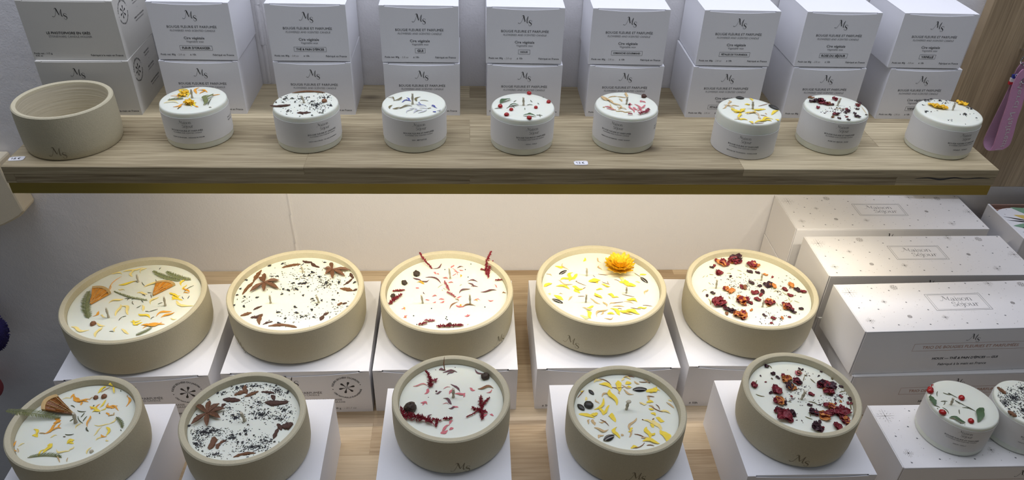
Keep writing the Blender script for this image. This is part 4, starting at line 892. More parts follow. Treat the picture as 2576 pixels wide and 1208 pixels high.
# BIG 5 : rose
x, y = bpos(4); t, wz = bigbowl(x, y, 'large three-wick stoneware candle sprinkled with rose petals, rightmost of the back row')
d = Deco(t, (x, y, BZ), wz, 1680, 600, 3.552, BR-.009, 5); d.rk = 1.4
for q in ((430, 447, 440, 373), (835, 377, 845, 313), (845, 612, 860, 548)): d.wick(*q)
for (px, py, r, m, m2) in ((605, 200, 50, 'rosed', 'rose'), (560, 205, 34, 'rose', 'roseo'), (485, 232, 40, 'rose', 'roseo'), (430, 200, 19, 'rose', None), (415, 250, 19, 'rose', None), (390, 265, 15, 'rosed', None), (460, 312, 32, 'rose', None), (760, 255, 40, 'rose', 'roseo'), (730, 305, 21, 'rosed', None), (800, 310, 21, 'rosed', None), (870, 330, 21, 'roseo', None), (515, 465, 31, 'roseo', 'rose'), (580, 482, 31, 'roseo', None), (650, 560, 44, 'rose', 'roseo'), (735, 580, 21, 'rose', None), (455, 580, 48, 'rose', None), (515, 635, 31, 'rosed', 'rose'), (580, 655, 28, 'rosed', None), (655, 700, 42, 'rose', 'roseo'), (525, 675, 20, 'brn', None), (770, 490, 29, 'rose', None), (800, 560, 26, 'rose', None), (905, 582, 38, 'rose', 'roseo'), (745, 645, 16, 'roseo', None), (890, 425, 31, 'rosed', None), (945, 430, 27, 'roseo', None), (1100, 418, 31, 'roseo', None), (1070, 622, 38, 'rose', 'roseo'), (1110, 655, 24, 'rosed', None), (1035, 460, 24, 'rose', None), (1150, 468, 26, 'rosed', None), (1215, 478, 24, 'rose', None), (1090, 515, 22, 'rose', None), (670, 445, 28, 'brn', 'rose'), (850, 480, 24, 'rosed', None), (830, 510, 18, 'rose', None), (910, 400, 18, 'rosed', None), (350, 515, 14, 'rosed', None), (400, 495, 18, 'rosed', None), (480, 600, 20, 'rose', None), (690, 600, 14, 'pink', None), (925, 760, 12, 'rose', None), (1085, 707, 12, 'rose', None), (1190, 635, 16, 'rosed', None), (820, 430, 16, 'rosed', None), (745, 405, 20, 'rosed', None), (560, 345, 14, 'rosed', None), (940, 720, 18, 'rose', None), (1020, 715, 14, 'roseo', None), (860, 690, 14, 'rosed', None), (935, 350, 12, 'rose', None)):
    d.rose(px, py, r, m, m2)
d.crumbs([(700, 420, 220, 90, 70), (1000, 480, 150, 60, 30), (950, 710, 180, 60, 40), (550, 370, 100, 40, 16), (1050, 370, 120, 40, 8), (640, 520, 150, 60, 16)], 'rosed', (.0005, .0012), 'rose_petal_crumbs')
d.thin([(310, 350, 325, 335), (345, 345, 352, 330), (370, 322, 408, 328), (555, 280, 588, 270), (620, 285, 660, 298), (365, 395, 385, 415), (305, 480, 325, 460), (325, 460, 350, 470), (380, 595, 362, 540, 10), (630, 345, 645, 355), (690, 245, 715, 265), (540, 520, 560, 545), (615, 530, 605, 545), (600, 610, 570, 590), (630, 630, 620, 640), (985, 525, 990, 545), (1020, 480, 1090, 520), (1130, 560, 1175, 578), (975, 580, 985, 610), (1000, 590, 1015, 610), (925, 560, 950, 545), (880, 620, 920, 610), (525, 315, 568, 315), (690, 320, 693, 335), (640, 322, 660, 324), (1040, 560, 1070, 550), (1090, 570, 1110, 555), (1080, 530, 1095, 560), (945, 480, 1000, 475)], 'ndlL', 'stem', 5)

# MID 1 : orange slice
x, y = mpos(0); t, wz = midbowl(x, y, 'medium single-wick stoneware candle with an orange wedge and a long fern, front left corner')
d = Deco(t, (x, y, MZ), wz, 0, 900, 3.923, MR-.009, 11)
d.wick(747, 643, 725, 550, .0016); d.orange(742, 572, 432, 562, 582, 415, 'pulpd', tilt=.004)
f_ = d.fern(90, 598, 600, 600, 44, lift=.0105, lift2=.001, bend=0.02); d.fern(275, 992, 610, 990, 36, side=1); d.fern(1150, 590, 1212, 700, 22)
d.petals([(700, 400, 735, 362, 14), (725, 365, 790, 440, 24), (760, 410, 880, 410, 18), (790, 430, 870, 440, 12), (800, 470, 800, 440, 16), (735, 390, 770, 440, 22), (1245, 480, 1255, 390, 16), (1060, 495, 1165, 525, 12), (1050, 545, 1070, 580, 12), (890, 580, 865, 680, 12), (540, 610, 590, 640, 24), (530, 650, 600, 620, 20), (440, 750, 560, 650, 20), (490, 725, 600, 700, 14), (595, 700, 605, 650, 12), (155, 830, 170, 920, 18), (960, 510, 990, 460, 12), (1075, 450, 1125, 500, 20), (1100, 505, 1160, 480, 10), (890, 490, 930, 500, 16), (1000, 760, 1050, 780, 14)], 'org')
d.petals([(970, 350, 1045, 290, 20), (1040, 300, 1045, 255, 18), (890, 485, 960, 530, 20), (915, 540, 990, 530, 26), (990, 490, 1045, 420, 14), (1000, 520, 1050, 490, 12), (320, 770, 370, 785, 28), (335, 710, 350, 770, 18), (665, 850, 730, 815, 32), (690, 820, 725, 850, 20), (375, 975, 450, 910, 16), (430, 940, 510, 850, 26), (1050, 690, 1045, 770, 22), (470, 870, 510, 860, 18)], 'yel')
d.petals([(620, 415, 705, 400, 8), (750, 700, 800, 650, 10), (940, 665, 1080, 655, 10), (1080, 655, 1135, 600, 12), (930, 770, 1000, 690, 10), (500, 790, 560, 770, 12), (565, 905, 680, 925, 14), (680, 925, 730, 880, 12), (860, 950, 900, 890, 12), (180, 880, 240, 850, 8), (950, 815, 1010, 770, 14), (1050, 810, 1070, 825, 12)], 'pale')
d.petal(1120, 300, 1182, 190, 'yel', 18, lift=.003, h=.004, clamp=True); d.petal(1130, 355, 1165, 250, 'yel', 14, lift=.001, h=.002)
d.thin([(1000, 345, 1110, 270), (880, 420, 915, 390), (1255, 390, 1278, 360), (560, 970, 590, 1035, 10), (660, 1030, 672, 990, 6), (1070, 580, 1125, 570, 9), (1125, 570, 1130, 545, 9), (390, 748, 450, 750, 9), (170, 900, 178, 940)], 'tan', w=7)
d.ball(948, 400, 21, 'brn', 'seed_head', .15); d.ball(1030, 390, 24, 'brn', 'seed_head', .15); d.ball(905, 930, 16, 'wick', 'seed_head', .2)
d.thin([(690, 630, 735, 600), (800, 590, 835, 548), (770, 580, 820, 650), (820, 630, 860, 580), (855, 690, 875, 730, 12), (645, 760, 730, 758), (625, 782, 650, 783), (765, 525, 850, 535), (700, 475, 740, 495), (545, 960, 570, 985), (580, 960, 600, 985), (980, 545, 985, 558, 9), (1190, 715, 1200, 725), (920, 485, 930, 470), (1190, 330, 1195, 335, 9)], 'ndl', 'pine_needle', 7)

# MID 2 : star anise
x, y = mpos(1); t, wz = midbowl(x, y, 'single-wick stoneware candle thick with tea leaves and one star anise, front row')
d = Deco(t, (x, y, MZ), wz, 420, 900, 3.923, MR-.009, 12)
d.wick(770, 627, 730, 543, .0015)
d.anise(402, 566, [(288, 480), (428, 440), (522, 468), (580, 515), (533, 612), (400, 695), (240, 678)])
for q in ((665, 372, 800, 335, 44), (770, 388, 905, 335, 36), (655, 985, 870, 945, 30), (800, 960, 720, 950, 16)): d.bark(*q)
for q in ((770, 275, 790, 360, 34), (420, 910, 470, 785, 56), (495, 905, 530, 840, 34), (520, 850, 585, 818, 26)): d.bark(*q, m='anise', name='anise_pod')
for q in ((553, 415, 725, 425, 44), (930, 340, 1060, 352, 26), (970, 445, 1198, 440, 60), (1135, 690, 1245, 655, 70), (1050, 805, 1098, 700, 34), (1090, 655, 1130, 720, 34), (540, 495, 577, 455, 30), (1030, 370, 1060, 420, 30)): d.bark(*q, m='dbark', name='anise_pod')
d.flakes([(400, 415), (800, 665), (770, 725), (780, 760), (810, 815), (640, 770), (665, 795), (745, 840), (500, 350), (540, 365), (640, 285), (985, 265), (1090, 265), (1205, 330), (1190, 350), (630, 630), (650, 570), (835, 490), (1130, 610), (1215, 545), (300, 565), (560, 560), (620, 795), (1060, 835), (215, 675), (700, 835), (905, 520), (880, 600), (960, 610), (1010, 600), (720, 760), (860, 770), (690, 300)], r=14)
d.crumbs([(850, 280, 210, 50, 90), (700, 300, 120, 50, 50), (1090, 330, 130, 70, 90), (900, 440, 170, 60, 90), (680, 590, 70, 40, 50), (930, 560, 200, 60, 170), (1150, 520, 90, 80, 70), (1100, 600, 110, 40, 50), (380, 740, 190, 50, 190), (440, 720, 140, 30, 60), (290, 850, 90, 80, 120), (850, 885, 220, 60, 170), (470, 960, 120, 30, 60), (970, 820, 100, 70, 70), (780, 720, 60, 60, 20), (650, 790, 100, 60, 30), (560, 340, 120, 50, 30), (620, 500, 80, 60, 30), (560, 820, 60, 60, 20)], size=(.0004, .0010))

# MID 3 : amaranth
x, y = mpos(2); t, wz = midbowl(x, y, 'single-wick stoneware candle with thick red amaranth sprig and dark berry, front row', (1160, 1180))
d = Deco(t, (x, y, MZ), wz, 900, 880, 3.683, MR-.009, 13)
d.wick(885, 442, 885, 363, .0015)
d.ball(488, 558, 52, 'dberry', 'dried_berry', .13, .9); d.ball(1180, 260, 37, 'dberry', 'dried_berry', .15)
d.amaranth(400, 562, 425, 640, 46, l1=.003); d.amaranth(415, 635, 690, 690, 74, lift=.003); d.amaranth(700, 655, 765, 665, 36); d.amaranth(735, 670, 725, 722, 30)
d.amaranth(632, 220, 668, 280, 34, l1=.003); d.amaranth(665, 270, 675, 350, 60, 'amar'); d.amaranth(690, 300, 728, 290, 40, 'amarp')
d.amaranth(1138, 450, 1150, 560, 46); d.amaranth(1215, 460, 1150, 540, 34); d.amaranth(1065, 550, 1190, 585, 40); d.amaranth(1130, 560, 1155, 650, 44); d.amaranth(1010, 632, 1110, 575, 18); d.amaranth(795, 650, 870, 645, 34, 'amar')
d.petals([(795, 215, 915, 212, 18), (830, 235, 890, 205, 14), (755, 190, 812, 190, 22), (1095, 178, 1195, 202, 16), (865, 325, 942, 388, 16), (720, 408, 775, 390, 14), (795, 455, 865, 505, 22), (845, 545, 900, 530, 14), (650, 652, 685, 605, 14)], 'plum')
d.petals([(1120, 365, 1250, 360, 22)], 'brn'); d.petals([(520, 340, 640, 337, 12), (620, 410, 652, 365, 24), (850, 412, 872, 372, 18), (905, 410, 990, 412, 20), (980, 440, 995, 405, 16), (585, 495, 640, 510, 20), (600, 515, 625, 490, 12), (790, 505, 840, 510, 6), (880, 525, 930, 535, 16), (1040, 355, 1085, 378, 20), (1195, 400, 1240, 370, 10), (795, 365, 855, 350, 6), (1225, 603, 1257, 615, 16), (770, 775, 830, 748, 26), (785, 750, 850, 700, 20), (850, 745, 885, 728, 22), (1160, 640, 1195, 600, 22), (850, 690, 880, 660, 18)], 'pink')
a_ = d.P(805, 192, .001); b = MB(); b.tube([a_, a_+Vector((-.0008, .0005, .008)), a_+Vector((0, .0006, .0185))], [.0006, .0007, .0002], 'brn', 6); d.put(b, 'stem')
for q in ((728, 388, 9), (655, 443, 4), (722, 188, 4), (902, 165, 4)): d.ball(*q, m='plum', name='seed_grain')

# MID 4 : sunflower
x, y = mpos(3); t, wz = midbowl(x, y, 'medium single-wick stoneware candle with sunflower seeds and yellow petals, fourth in the front row', (1602, 1204))
d = Deco(t, (x, y, MZ), wz, 1320, 880, 3.683, MR-.009, 14)
d.wick(942, 553, 958, 482, .0015, True)
d.seed(998, 375, 1132, 372, 50); d.seed(728, 848, 828, 800, 54); d.seed(488, 510, 552, 568, 46, 'seedd'); d.ball(592, 522, 40, 'seedd', 'dark_seed', .06, .6); d.seed(592, 375, 640, 422, 34, 'seedd')
d.petals([(695, 322, 805, 362, 32), (790, 378, 850, 508, 38), (865, 293, 880, 387, 44), (935, 320, 985, 310, 32), (950, 342, 985, 352, 20), (485, 362, 535, 395, 26), (1130, 390, 1215, 345, 38), (1165, 402, 1250, 385, 26), (645, 552, 725, 455, 22), (703, 520, 725, 603, 26), (730, 602, 780, 520, 20), (508, 600, 640, 632, 30), (615, 602, 675, 590, 28), (810, 592, 840, 668, 40), (1130, 490, 1190, 488, 26), (1150, 550, 1195, 560, 18), (1170, 590, 1210, 612, 26), (1220, 632, 1290, 665, 34), (1165, 690, 1195, 722, 26), (1130, 722, 1160, 815, 32), (1160, 800, 1205, 775, 20), (1255, 755, 1312, 845, 56), (855, 722, 880, 818, 34), (1100, 850, 1242, 872, 28), (985, 915, 1045, 905, 22), (960, 762, 1000, 728, 18)], 'yel')
d.petals([(1260, 570, 1345, 595, 18), (1100, 655, 1190, 690, 18), (1330, 470, 1380, 480, 16), (560, 470, 570, 440, 18), (1070, 490, 1130, 500, 16), (645, 305, 712, 285, 24), (895, 290, 920, 262, 16), (915, 262, 980, 275, 18), (1190, 650, 1260, 745, 34)], 'pale')
d.petals([(920, 370, 1005, 415, 16), (905, 330, 990, 350, 12), (1015, 295, 1060, 320, 18), (1115, 265, 1150, 310, 10), (720, 440, 790, 410, 16), (660, 460, 690, 500, 12), (590, 690, 600, 650, 14), (630, 650, 648, 700, 24), (690, 670, 750, 665, 14), (650, 725, 770, 740, 18), (685, 820, 730, 795, 20), (970, 812, 1000, 750, 12), (995, 760, 1035, 640, 20), (1065, 490, 1100, 500, 12), (1130, 430, 1148, 468, 20), (1150, 520, 1200, 545, 14), (1315, 490, 1380, 540, 16), (1080, 820, 1140, 815, 14), (895, 800, 915, 790, 20), (775, 620, 800, 605, 12), (870, 385, 882, 412, 14)], 'tan')
d.thin([(685, 265, 800, 330), (805, 350, 920, 350), (915, 260, 1020, 245), (1060, 300, 1165, 270), (470, 440, 550, 380), (700, 650, 780, 710), (1085, 650, 1100, 655), (1140, 430, 1200, 440), (1215, 510, 1250, 560), (1175, 530, 1280, 580), (1015, 785, 1120, 825), (1110, 865, 1000, 915), (1130, 890, 1200, 895), (1150, 295, 1165, 312), (1180, 650, 1200, 640)], 'brn', 'stem', 7)

# MID 5 : rose
x, y = mpos(4); t, wz = midbowl(x, y, 'medium single-wick stoneware candle sprinkled with rose petals, rightmost of the front row', (2013, 1162))
d = Deco(t, (x, y, MZ), wz, 1740, 860, 3.471, MR-.009, 15); d.rk = 0.95
d.wick(958, 502, 992, 433, .0014)
for (px, py, r, m, m2) in ((810, 330, 50, 'rose', 'roseo'), (745, 430, 50, 'rose', None), (860, 405, 50, 'rosed', 'roseo'), (925, 275, 33, 'brn', 'pink'), (545, 385, 35, 'rose', None), (660, 222, 24, 'rosed', None), (915, 355, 38, 'rose', 'rosed'), (715, 290, 24, 'rosed', None), (750, 318, 21, 'rosed', None), (1180, 405, 66, 'rosed', 'rose'), (1130, 385, 44, 'rosed', 'rose'), (1190, 440, 44, 'rose', 'roseo'), (755, 518, 50, 'rose', 'roseo'), (810, 542, 25, 'rosed', None), (790, 645, 75, 'rose', None), (745, 600, 40, 'rosed', 'rose'), (870, 640, 36, 'rosed', None), (1040, 457, 30, 'rose', None), (1030, 557, 21, 'rosed', None), (1070, 620, 42, 'rosed', 'rose'), (1205, 580, 50, 'rose', 'roseo'), (1160, 662, 50, 'rose', 'roseo'), (1215, 630, 34, 'rose', None), (1315, 635, 68, 'rose', 'rose'), (1335, 695, 44, 'roseo', 'rose'), (1290, 590, 25, 'rosed', None), (1085, 755, 50, 'rosed', None), (1130, 752, 25, 'rose', None), (1265, 748, 38, 'rose', None), (1303, 395, 18, 'rosed', None), (1380, 500, 26, 'rosed', None), (1362, 540, 21, 'rose', None), (1395, 545, 15, 'rose', None), (1255, 370, 14, 'rosed', None), (1232, 378, 14, 'rosed', None), (1300, 480, 20, 'rose', None), (700, 325, 12, 'olv', None), (645, 355, 9, 'rose', None), (600, 300, 10, 'rosed', None), (1115, 705, 20, 'rosed', None), (940, 240, 14, 'rosed', None), (965, 248, 16, 'rosed', None), (1130, 265, 12, 'rosed', None), (1110, 300, 10, 'rosed', None), (1250, 312, 12, 'olv', None), (870, 480, 16, 'rose', None), (690, 450, 20, 'rosed', None), (1215, 470, 18, 'rosed', None), (1255, 545, 14, 'rose', None), (1300, 525, 14, 'roseo', None)):
    d.rose(px, py, r, m, m2)
d.crumbs([(950, 430, 130, 60, 30), (880, 500, 130, 60, 24), (1250, 500, 120, 80, 50), (1000, 300, 150, 50, 14), (1240, 380, 90, 30, 16), (900, 660, 90, 50, 10), (1120, 550, 120, 60, 20)], 'rosed', (.0004, .0011), 'rose_petal_crumbs')
d.thin([(560, 460, 635, 480), (570, 340, 565, 370), (975, 345, 985, 305), (983, 305, 1008, 290), (1035, 325, 1080, 365), (1020, 525, 1105, 555), (1020, 620, 1035, 660), (990, 655, 1055, 680), (1290, 445, 1340, 435), (1340, 435, 1352, 425), (1405, 545, 1410, 600, 9), (1235, 310, 1260, 320), (1070, 720, 1090, 700), (1130, 470, 1125, 480), (845, 525, 870, 530), (665, 205, 700, 235), (1370, 465, 1382, 450)], 'olv', 'stem', 6)

# ---------------------------------------------------------------- the small candles
small = [
 # x, y, label text, name on band, z0/z1 of band, pixel of label centre
 (-0.2989, 0.7739, 'small white candle with orange blossom petals, second vessel from the left on the upper shelf', "FLEUR D'ORANGER - ORANGE BLOSSOM", (470, 335)),
 (-0.1774, 0.7662, 'small white candle with tea leaves and a cinnamon stick on the upper shelf', "THÉ ET PAIN D'ÉPICES - TEA AND GINGERBREAD", (815, 345)),
 (-0.0610, 0.7685, 'small white candle with blue cornflower petals on the upper shelf', "GUI - MISTLETOE", (1055, 345)),
 (0.0584, 0.7639, 'small white candle with red berries and leaves, on the upper shelf', "HOUX - HOLLY", (1338, 345)),
 (0.1743, 0.7693, 'small white candle with pink and brown dried flowers on the upper shelf', "DIMANCHE GOURMAND - SWEET SUNDAY", (1547, 345)),
 (0.3101, 0.7576, 'taller white candle with yellow petals and two dark seeds on the upper shelf', "PÉTALES DE TOURNESOL - SUNFLOWER", (1868, 375)),
 (0.4128, 0.7680, 'small white candle with dark red rose petals on the upper shelf', "ROSE DU SÉJOUR - ROSE", (2112, 347)),
 (0.5395, 0.7582, 'small white candle with grey crumbs and two yellow buds on the upper shelf', "VANILLE - VANILLA", (2420, 368)),
]
PR, PH = 0.0350, 0.0432
def small_candle(x, y, z, lab, nm, px, lz=(.0076, .0390)):
    t = vessel('pillar_candle', x, y, z, lab, 'candle', 'small candles in paper bands'); a, _ = oncyl(px[0], px[1], (x, y), PR)
    puck(t, PR, PH, lz[0], lz[1], nm, a); return t
T = []
for i, (x, y, lab, nm, px) in enumerate(small):
    T.append(small_candle(x, y, SH, lab, nm, px, [(.0076, .0372), (.0076, .0366), (.0082, .0386), (.0082, .0366), (.0080, .0394), (.0006, .0300), (.0082, .0396), (.0060, .0356)][i]))
def sdeco(i, ox, oy, sc, seed): x, y = small[i][0], small[i][1]; return Deco(T[i], (x, y, SH), PH, ox, oy, sc, PR-.0022, seed)
d = sdeco(0, 0, 0, 2.416, 21); d.wick(1168, 597, 1160, 543, .0011)
for q in ((1122, 572, 30), (1108, 585, 22), (1160, 628, 32)): d.rose(*q, m='flow', name='flower_bud')
d.petals([(1085, 575, 1150, 568, 16), (1095, 548, 1135, 590, 14), (1105, 590, 1160, 570, 16), (1080, 540, 1140, 545, 9), (1090, 595, 1120, 560, 14), (1130, 640, 1190, 625, 18), (1140, 610, 1185, 645, 18), (1150, 600, 1165, 645, 16), (1140, 635, 1180, 612, 16)], 'yel')
d.petals([(1195, 570, 1210, 535, 12), (1205, 550, 1258, 562, 10), (1215, 570, 1240, 550, 10), (1055, 650, 1110, 632, 10), (1185, 648, 1205, 652, 10), (1290, 580, 1335, 575, 7), (1040, 585, 1080, 600, 6), (1080, 660, 1100, 640, 9), (1075, 545, 1105, 555, 6)], 'org')
d.fern(1020, 612, 1115, 603, 14); d.leaf(1240, 640, 1268, 585, 26, 'fern'); d.leaf(1245, 625, 1295, 578, 18, 'fern'); d.petal(1000, 628, 1080, 630, 'pale', 10)
d.thin([(1080, 665, 1100, 650), (1270, 655, 1300, 662), (1265, 640, 1285, 600)], 'ndl', 'stem', 4)
d = sdeco(1, 640, 0, 2.81, 22); d.wick(352, 728, 333, 678, .0011)
d.bark(265, 662, 502, 660, 18, lift=.0006); d.bark(110, 752, 255, 745, 24, 'dbark', 'anise_pod', lift=.0004); d.bark(300, 800, 400, 797, 24, 'dbark', 'clove'); d.bark(320, 790, 345, 812, 14, 'dbark', 'clove'); d.ball(495, 720, 18, 'brn', 'dried_berry', .1)
d.flakes([(215, 700), (150, 725), (285, 722), (320, 748), (545, 745), (235, 788), (225, 690), (265, 700), (385, 690), (410, 720), (465, 800), (410, 820), (318, 830), (505, 815), (200, 725)], r=10)
d.crumbs([(440, 745, 70, 35, 110), (490, 690, 70, 22, 50), (330, 700, 60, 25, 30), (215, 700, 60, 28, 14), (250, 785, 60, 30, 14), (480, 790, 60, 30, 20), (520, 745, 50, 30, 16)], size=(.0004, .0009))
d = sdeco(2, 640, 0, 2.81, 23); d.wick(1118, 738, 1117, 662, .0012)
d.petals([(948, 692, 990, 712, 10), (985, 712, 1040, 688, 12), (958, 770, 975, 745, 12), (980, 770, 1040, 762, 12), (1030, 768, 1110, 752, 13), (1148, 716, 1172, 688, 14)], 'olv')
d.petals([(1045, 725, 1100, 712, 8), (1075, 692, 1090, 712, 8), (1060, 708, 1105, 718, 8), (1150, 738, 1212, 752, 7), (1170, 722, 1180, 742, 5), (1255, 745, 1290, 765, 8), (1262, 790, 1296, 800, 10), (1275, 788, 1285, 800, 8), (1265, 742, 1275, 760, 6)], 'blu')
d.petals([(1080, 800, 1122, 768, 9), (1130, 800, 1185, 780, 12), (1170, 765, 1230, 768, 6), (1290, 785, 1338, 780, 10), (1160, 800, 1215, 775, 9), (1100, 770, 1150, 790, 7)], 'lil'); d.thin([(1170, 712, 1230, 717), (1225, 770, 1250, 765)], 'olv', 'stem', 4)
d = sdeco(3, 1180, 0, 2.81, 24); d.wick(385, 746, 384, 690, .0012)
for q in ((427, 660, 17), (562, 726, 16), (220, 757, 17), (298, 780, 15), (472, 765, 14), (265, 817, 17), (425, 840, 17)): d.ball(*q)
d.leaf(225, 735, 287, 703, 26); d.leaf(285, 758, 345, 745, 15); d.leaf(388, 820, 468, 827, 20)
d.thin([(315, 725, 335, 712), (265, 768, 350, 745), (300, 750, 320, 765), (435, 710, 448, 725), (410, 745, 450, 745), (395, 765, 396, 778), (475, 815, 520, 820), (500, 810, 512, 835), (180, 770, 235, 770), (415, 805, 438, 802), (530, 685, 535, 692), (485, 730, 495, 740)], 'ndl', 'pine_needle', 4)
d = sdeco(4, 1180, 0, 2.81, 25); d.wick(1112, 738, 1120, 685, .0011)
d.petals([(920, 682, 975, 712, 24), (960, 705, 1018, 735, 16), (1112, 690, 1116, 645, 16), (1000, 740, 1045, 785, 10), (1060, 700, 1080, 720, 12), (1020, 730, 1070, 745, 14), (1050, 755, 1110, 775, 10), (1055, 775, 1060, 745, 10), (935, 680, 990, 725, 12)], 'tan')
d.thin([(985, 692, 1050, 685), (1050, 685, 1110, 693), (1090, 795, 1148, 792), (1040, 790, 1100, 793), (945, 760, 960, 762)], 'tan', 'stem', 6)
d.petals([(960, 755, 1000, 765, 12), (975, 770, 1035, 775, 12), (1145, 745, 1165, 795, 12), (1190, 770, 1215, 797, 10), (1195, 762, 1245, 745, 12), (1130, 730, 1152, 742, 12), (1160, 760, 1200, 780, 14), (1215, 720, 1247, 727, 14), (1170, 740, 1185, 790, 12), (1215, 725, 1225, 712, 8)], 'pink')
d.amaranth(1205, 812, 1270, 782, 30, 'amarp'); d.amaranth(1125, 812, 1152, 815, 14, 'amarp'); d.ball(1235, 688, 19, 'dbark', 'clove', .15); d.ball(1132, 743, 8, 'tea', 'seed_grain')
d = sdeco(5, 1680, 0, 2.81, 26); d.wick(600, 770, 602, 718, .0013)
d.seed(455, 675, 540, 700, 34, 'seedd'); d.seed(710, 745, 806, 782, 36, 'seedd')
d.petals([(580, 690, 595, 712, 14), (545, 740, 580, 740, 16), (455, 780, 530, 790, 18), (470, 795, 545, 770, 18), (505, 802, 520, 848, 16), (550, 800, 610, 780, 18), (600, 775, 660, 770, 20), (640, 775, 690, 775, 16), (735, 812, 780, 785, 18), (620, 868, 700, 850, 18), (660, 860, 740, 845, 20), (575, 860, 600, 875, 22), (500, 845, 560, 850, 18), (450, 765, 500, 785, 16), (770, 850, 800, 852, 20), (480, 800, 520, 795, 18), (690, 850, 732, 858, 16), (520, 770, 545, 790, 16)], 'yel')
d.petals([(390, 768, 440, 750, 10), (430, 738, 430, 712, 14), (400, 745, 470, 765, 10), (590, 915, 610, 880, 10), (510, 822, 470, 845, 9), (690, 800, 700, 810, 8), (640, 830, 655, 842, 14), (560, 810, 620, 800, 8), (600, 790, 640, 830, 8), (450, 750, 500, 752, 12)], 'tan'); d.thin([(640, 752, 722, 730), (615, 885, 680, 870), (655, 815, 700, 825)], 'brn', 'stem', 4)
d = sdeco(6, 1680, 0, 2.81, 27); d.wick(1198, 748, 1222, 695, .0011)
for (px, py, r, m, m2) in ((1188, 705, 28, 'rose', None), (1075, 725, 36, 'rose', 'rosed'), (1020, 722, 22, 'rosed', None), (1060, 765, 19, 'rosed', 'rose'), (1130, 742, 27, 'brn', 'rose'), (1012, 697, 19, 'brn', None), (1165, 742, 14, 'rosed', None), (1272, 788, 23, 'rosed', 'rose'), (1348, 752, 25, 'rose', 'brn'), (1335, 828, 22, 'rosed', None), (1195, 812, 26, 'rose', 'rosed'), (1280, 852, 12, 'rosed', None), (1362, 730, 19, 'rosed', None), (1408, 815, 10, 'rosed', None), (1165, 832, 14, 'brn', None), (1340, 775, 14, 'rosed', None), (1255, 800, 14, 'rosed', None), (1320, 805, 14, 'rosed', None), (1210, 840, 12, 'rosed', None), (1265, 830, 13, 'rose', None)): d.rose(px, py, r, m, m2)
d.crumbs([(1240, 775, 80, 30, 28), (1190, 780, 60, 30, 16), (1130, 790, 50, 15, 8)], 'rosed', (.0004, .0010), 'rose_petal_crumbs'); d.thin([(1370, 760, 1410, 810), (1180, 770, 1250, 775)], 'tan', 'stem', 3)
d = sdeco(7, 2176, 0, 2.415, 28); d.wick(532, 670, 549, 622, .0011)
for q in ((410, 648, 30), (440, 655, 32), (472, 660, 24), (578, 622, 26), (600, 632, 26)): d.rose(*q, m='flow', name='flower_bud')
d.flakes([(380, 605), (395, 600), (372, 612), (515, 605), (458, 612), (620, 655), (640, 660), (605, 695), (375, 683), (380, 680)], r=9, name='vanilla_flake')
d.crumbs([(380, 610, 50, 15, 22), (460, 612, 60, 12, 14), (490, 625, 50, 18, 12), (630, 660, 40, 15, 14), (610, 695, 40, 12, 10), (400, 680, 60, 20, 6), (510, 730, 30, 15, 6), (680, 720, 30, 20, 4), (610, 755, 10, 5, 2), (350, 640, 30, 20, 5)], 'tea', (.0004, .0009), 'vanilla_crumbs')

# two candles on the gift box, lower right
GZ = GH+.0004
ex = {'r1': (0.5215, 0.5345), 'r2': (0.5950, 0.5335)}
t = small_candle(ex['r1'][0], ex['r1'][1], GZ, 'small white candle with red berries and holly leaves, lower right on the gift box', 'HOUX - HOLLY', (2418, 1112))
d = Deco(t, (ex['r1'][0], ex['r1'][1], GZ), PH, 2240, 940, 4.509, PR-.0022, 31); d.wick(686, 352, 712, 282, .0012)
for q in ((355, 178, 36), (425, 176, 32), (802, 286, 34), (535, 475, 36), (908, 548, 32)): d.ball(*q)
d.amaranth(455, 165, 478, 140, 14, 'berry', l1=.003, name='stem'); d.leaf(450, 368, 437, 262, 56); d.leaf(640, 548, 838, 560, 40); d.leaf(992, 548, 1048, 405, 60)
d.thin([(535, 205, 530, 262), (595, 220, 680, 245), (660, 222, 760, 278), (650, 225, 690, 245), (570, 318, 645, 318), (612, 312, 600, 358), (730, 305, 790, 350), (740, 310, 850, 370), (850, 370, 942, 418), (815, 388, 970, 435), (455, 368, 560, 388), (590, 388, 660, 458), (778, 412, 785, 462), (480, 405, 497, 418), (785, 588, 795, 592), (845, 650, 850, 658), (440, 262, 462, 243)], 'ndl', 'pine_needle', 7)
t = small_candle(ex['r2'][0], ex['r2'][1], GZ, 'small white candle thick with tea leaves, cut by the right edge, on the gift box', "THÉ ET PAIN D'ÉPICES - TEA AND GINGERBREAD", (2600, 1130))
d = Deco(t, (ex['r2'][0], ex['r2'][1], GZ), PH, 2240, 940, 4.509, PR-.0022, 32)
d.crumbs([(1400, 270, 120, 90, 150), (1300, 340, 130, 90, 110), (1200, 260, 110, 70, 50), (1500, 420, 110, 120, 90), (1560, 250, 100, 100, 70), (1470, 170, 120, 40, 40), (1240, 420, 60, 30, 15)], size=(.0004, .0010))
d.bark(1200, 150, 1305, 235, 50); d.bark(1312, 432, 1392, 528, 56, 'bark'); d.bark(1560, 360, 1640, 400, 40, 'dbark', 'clove'); p = d.P(1600, 300)

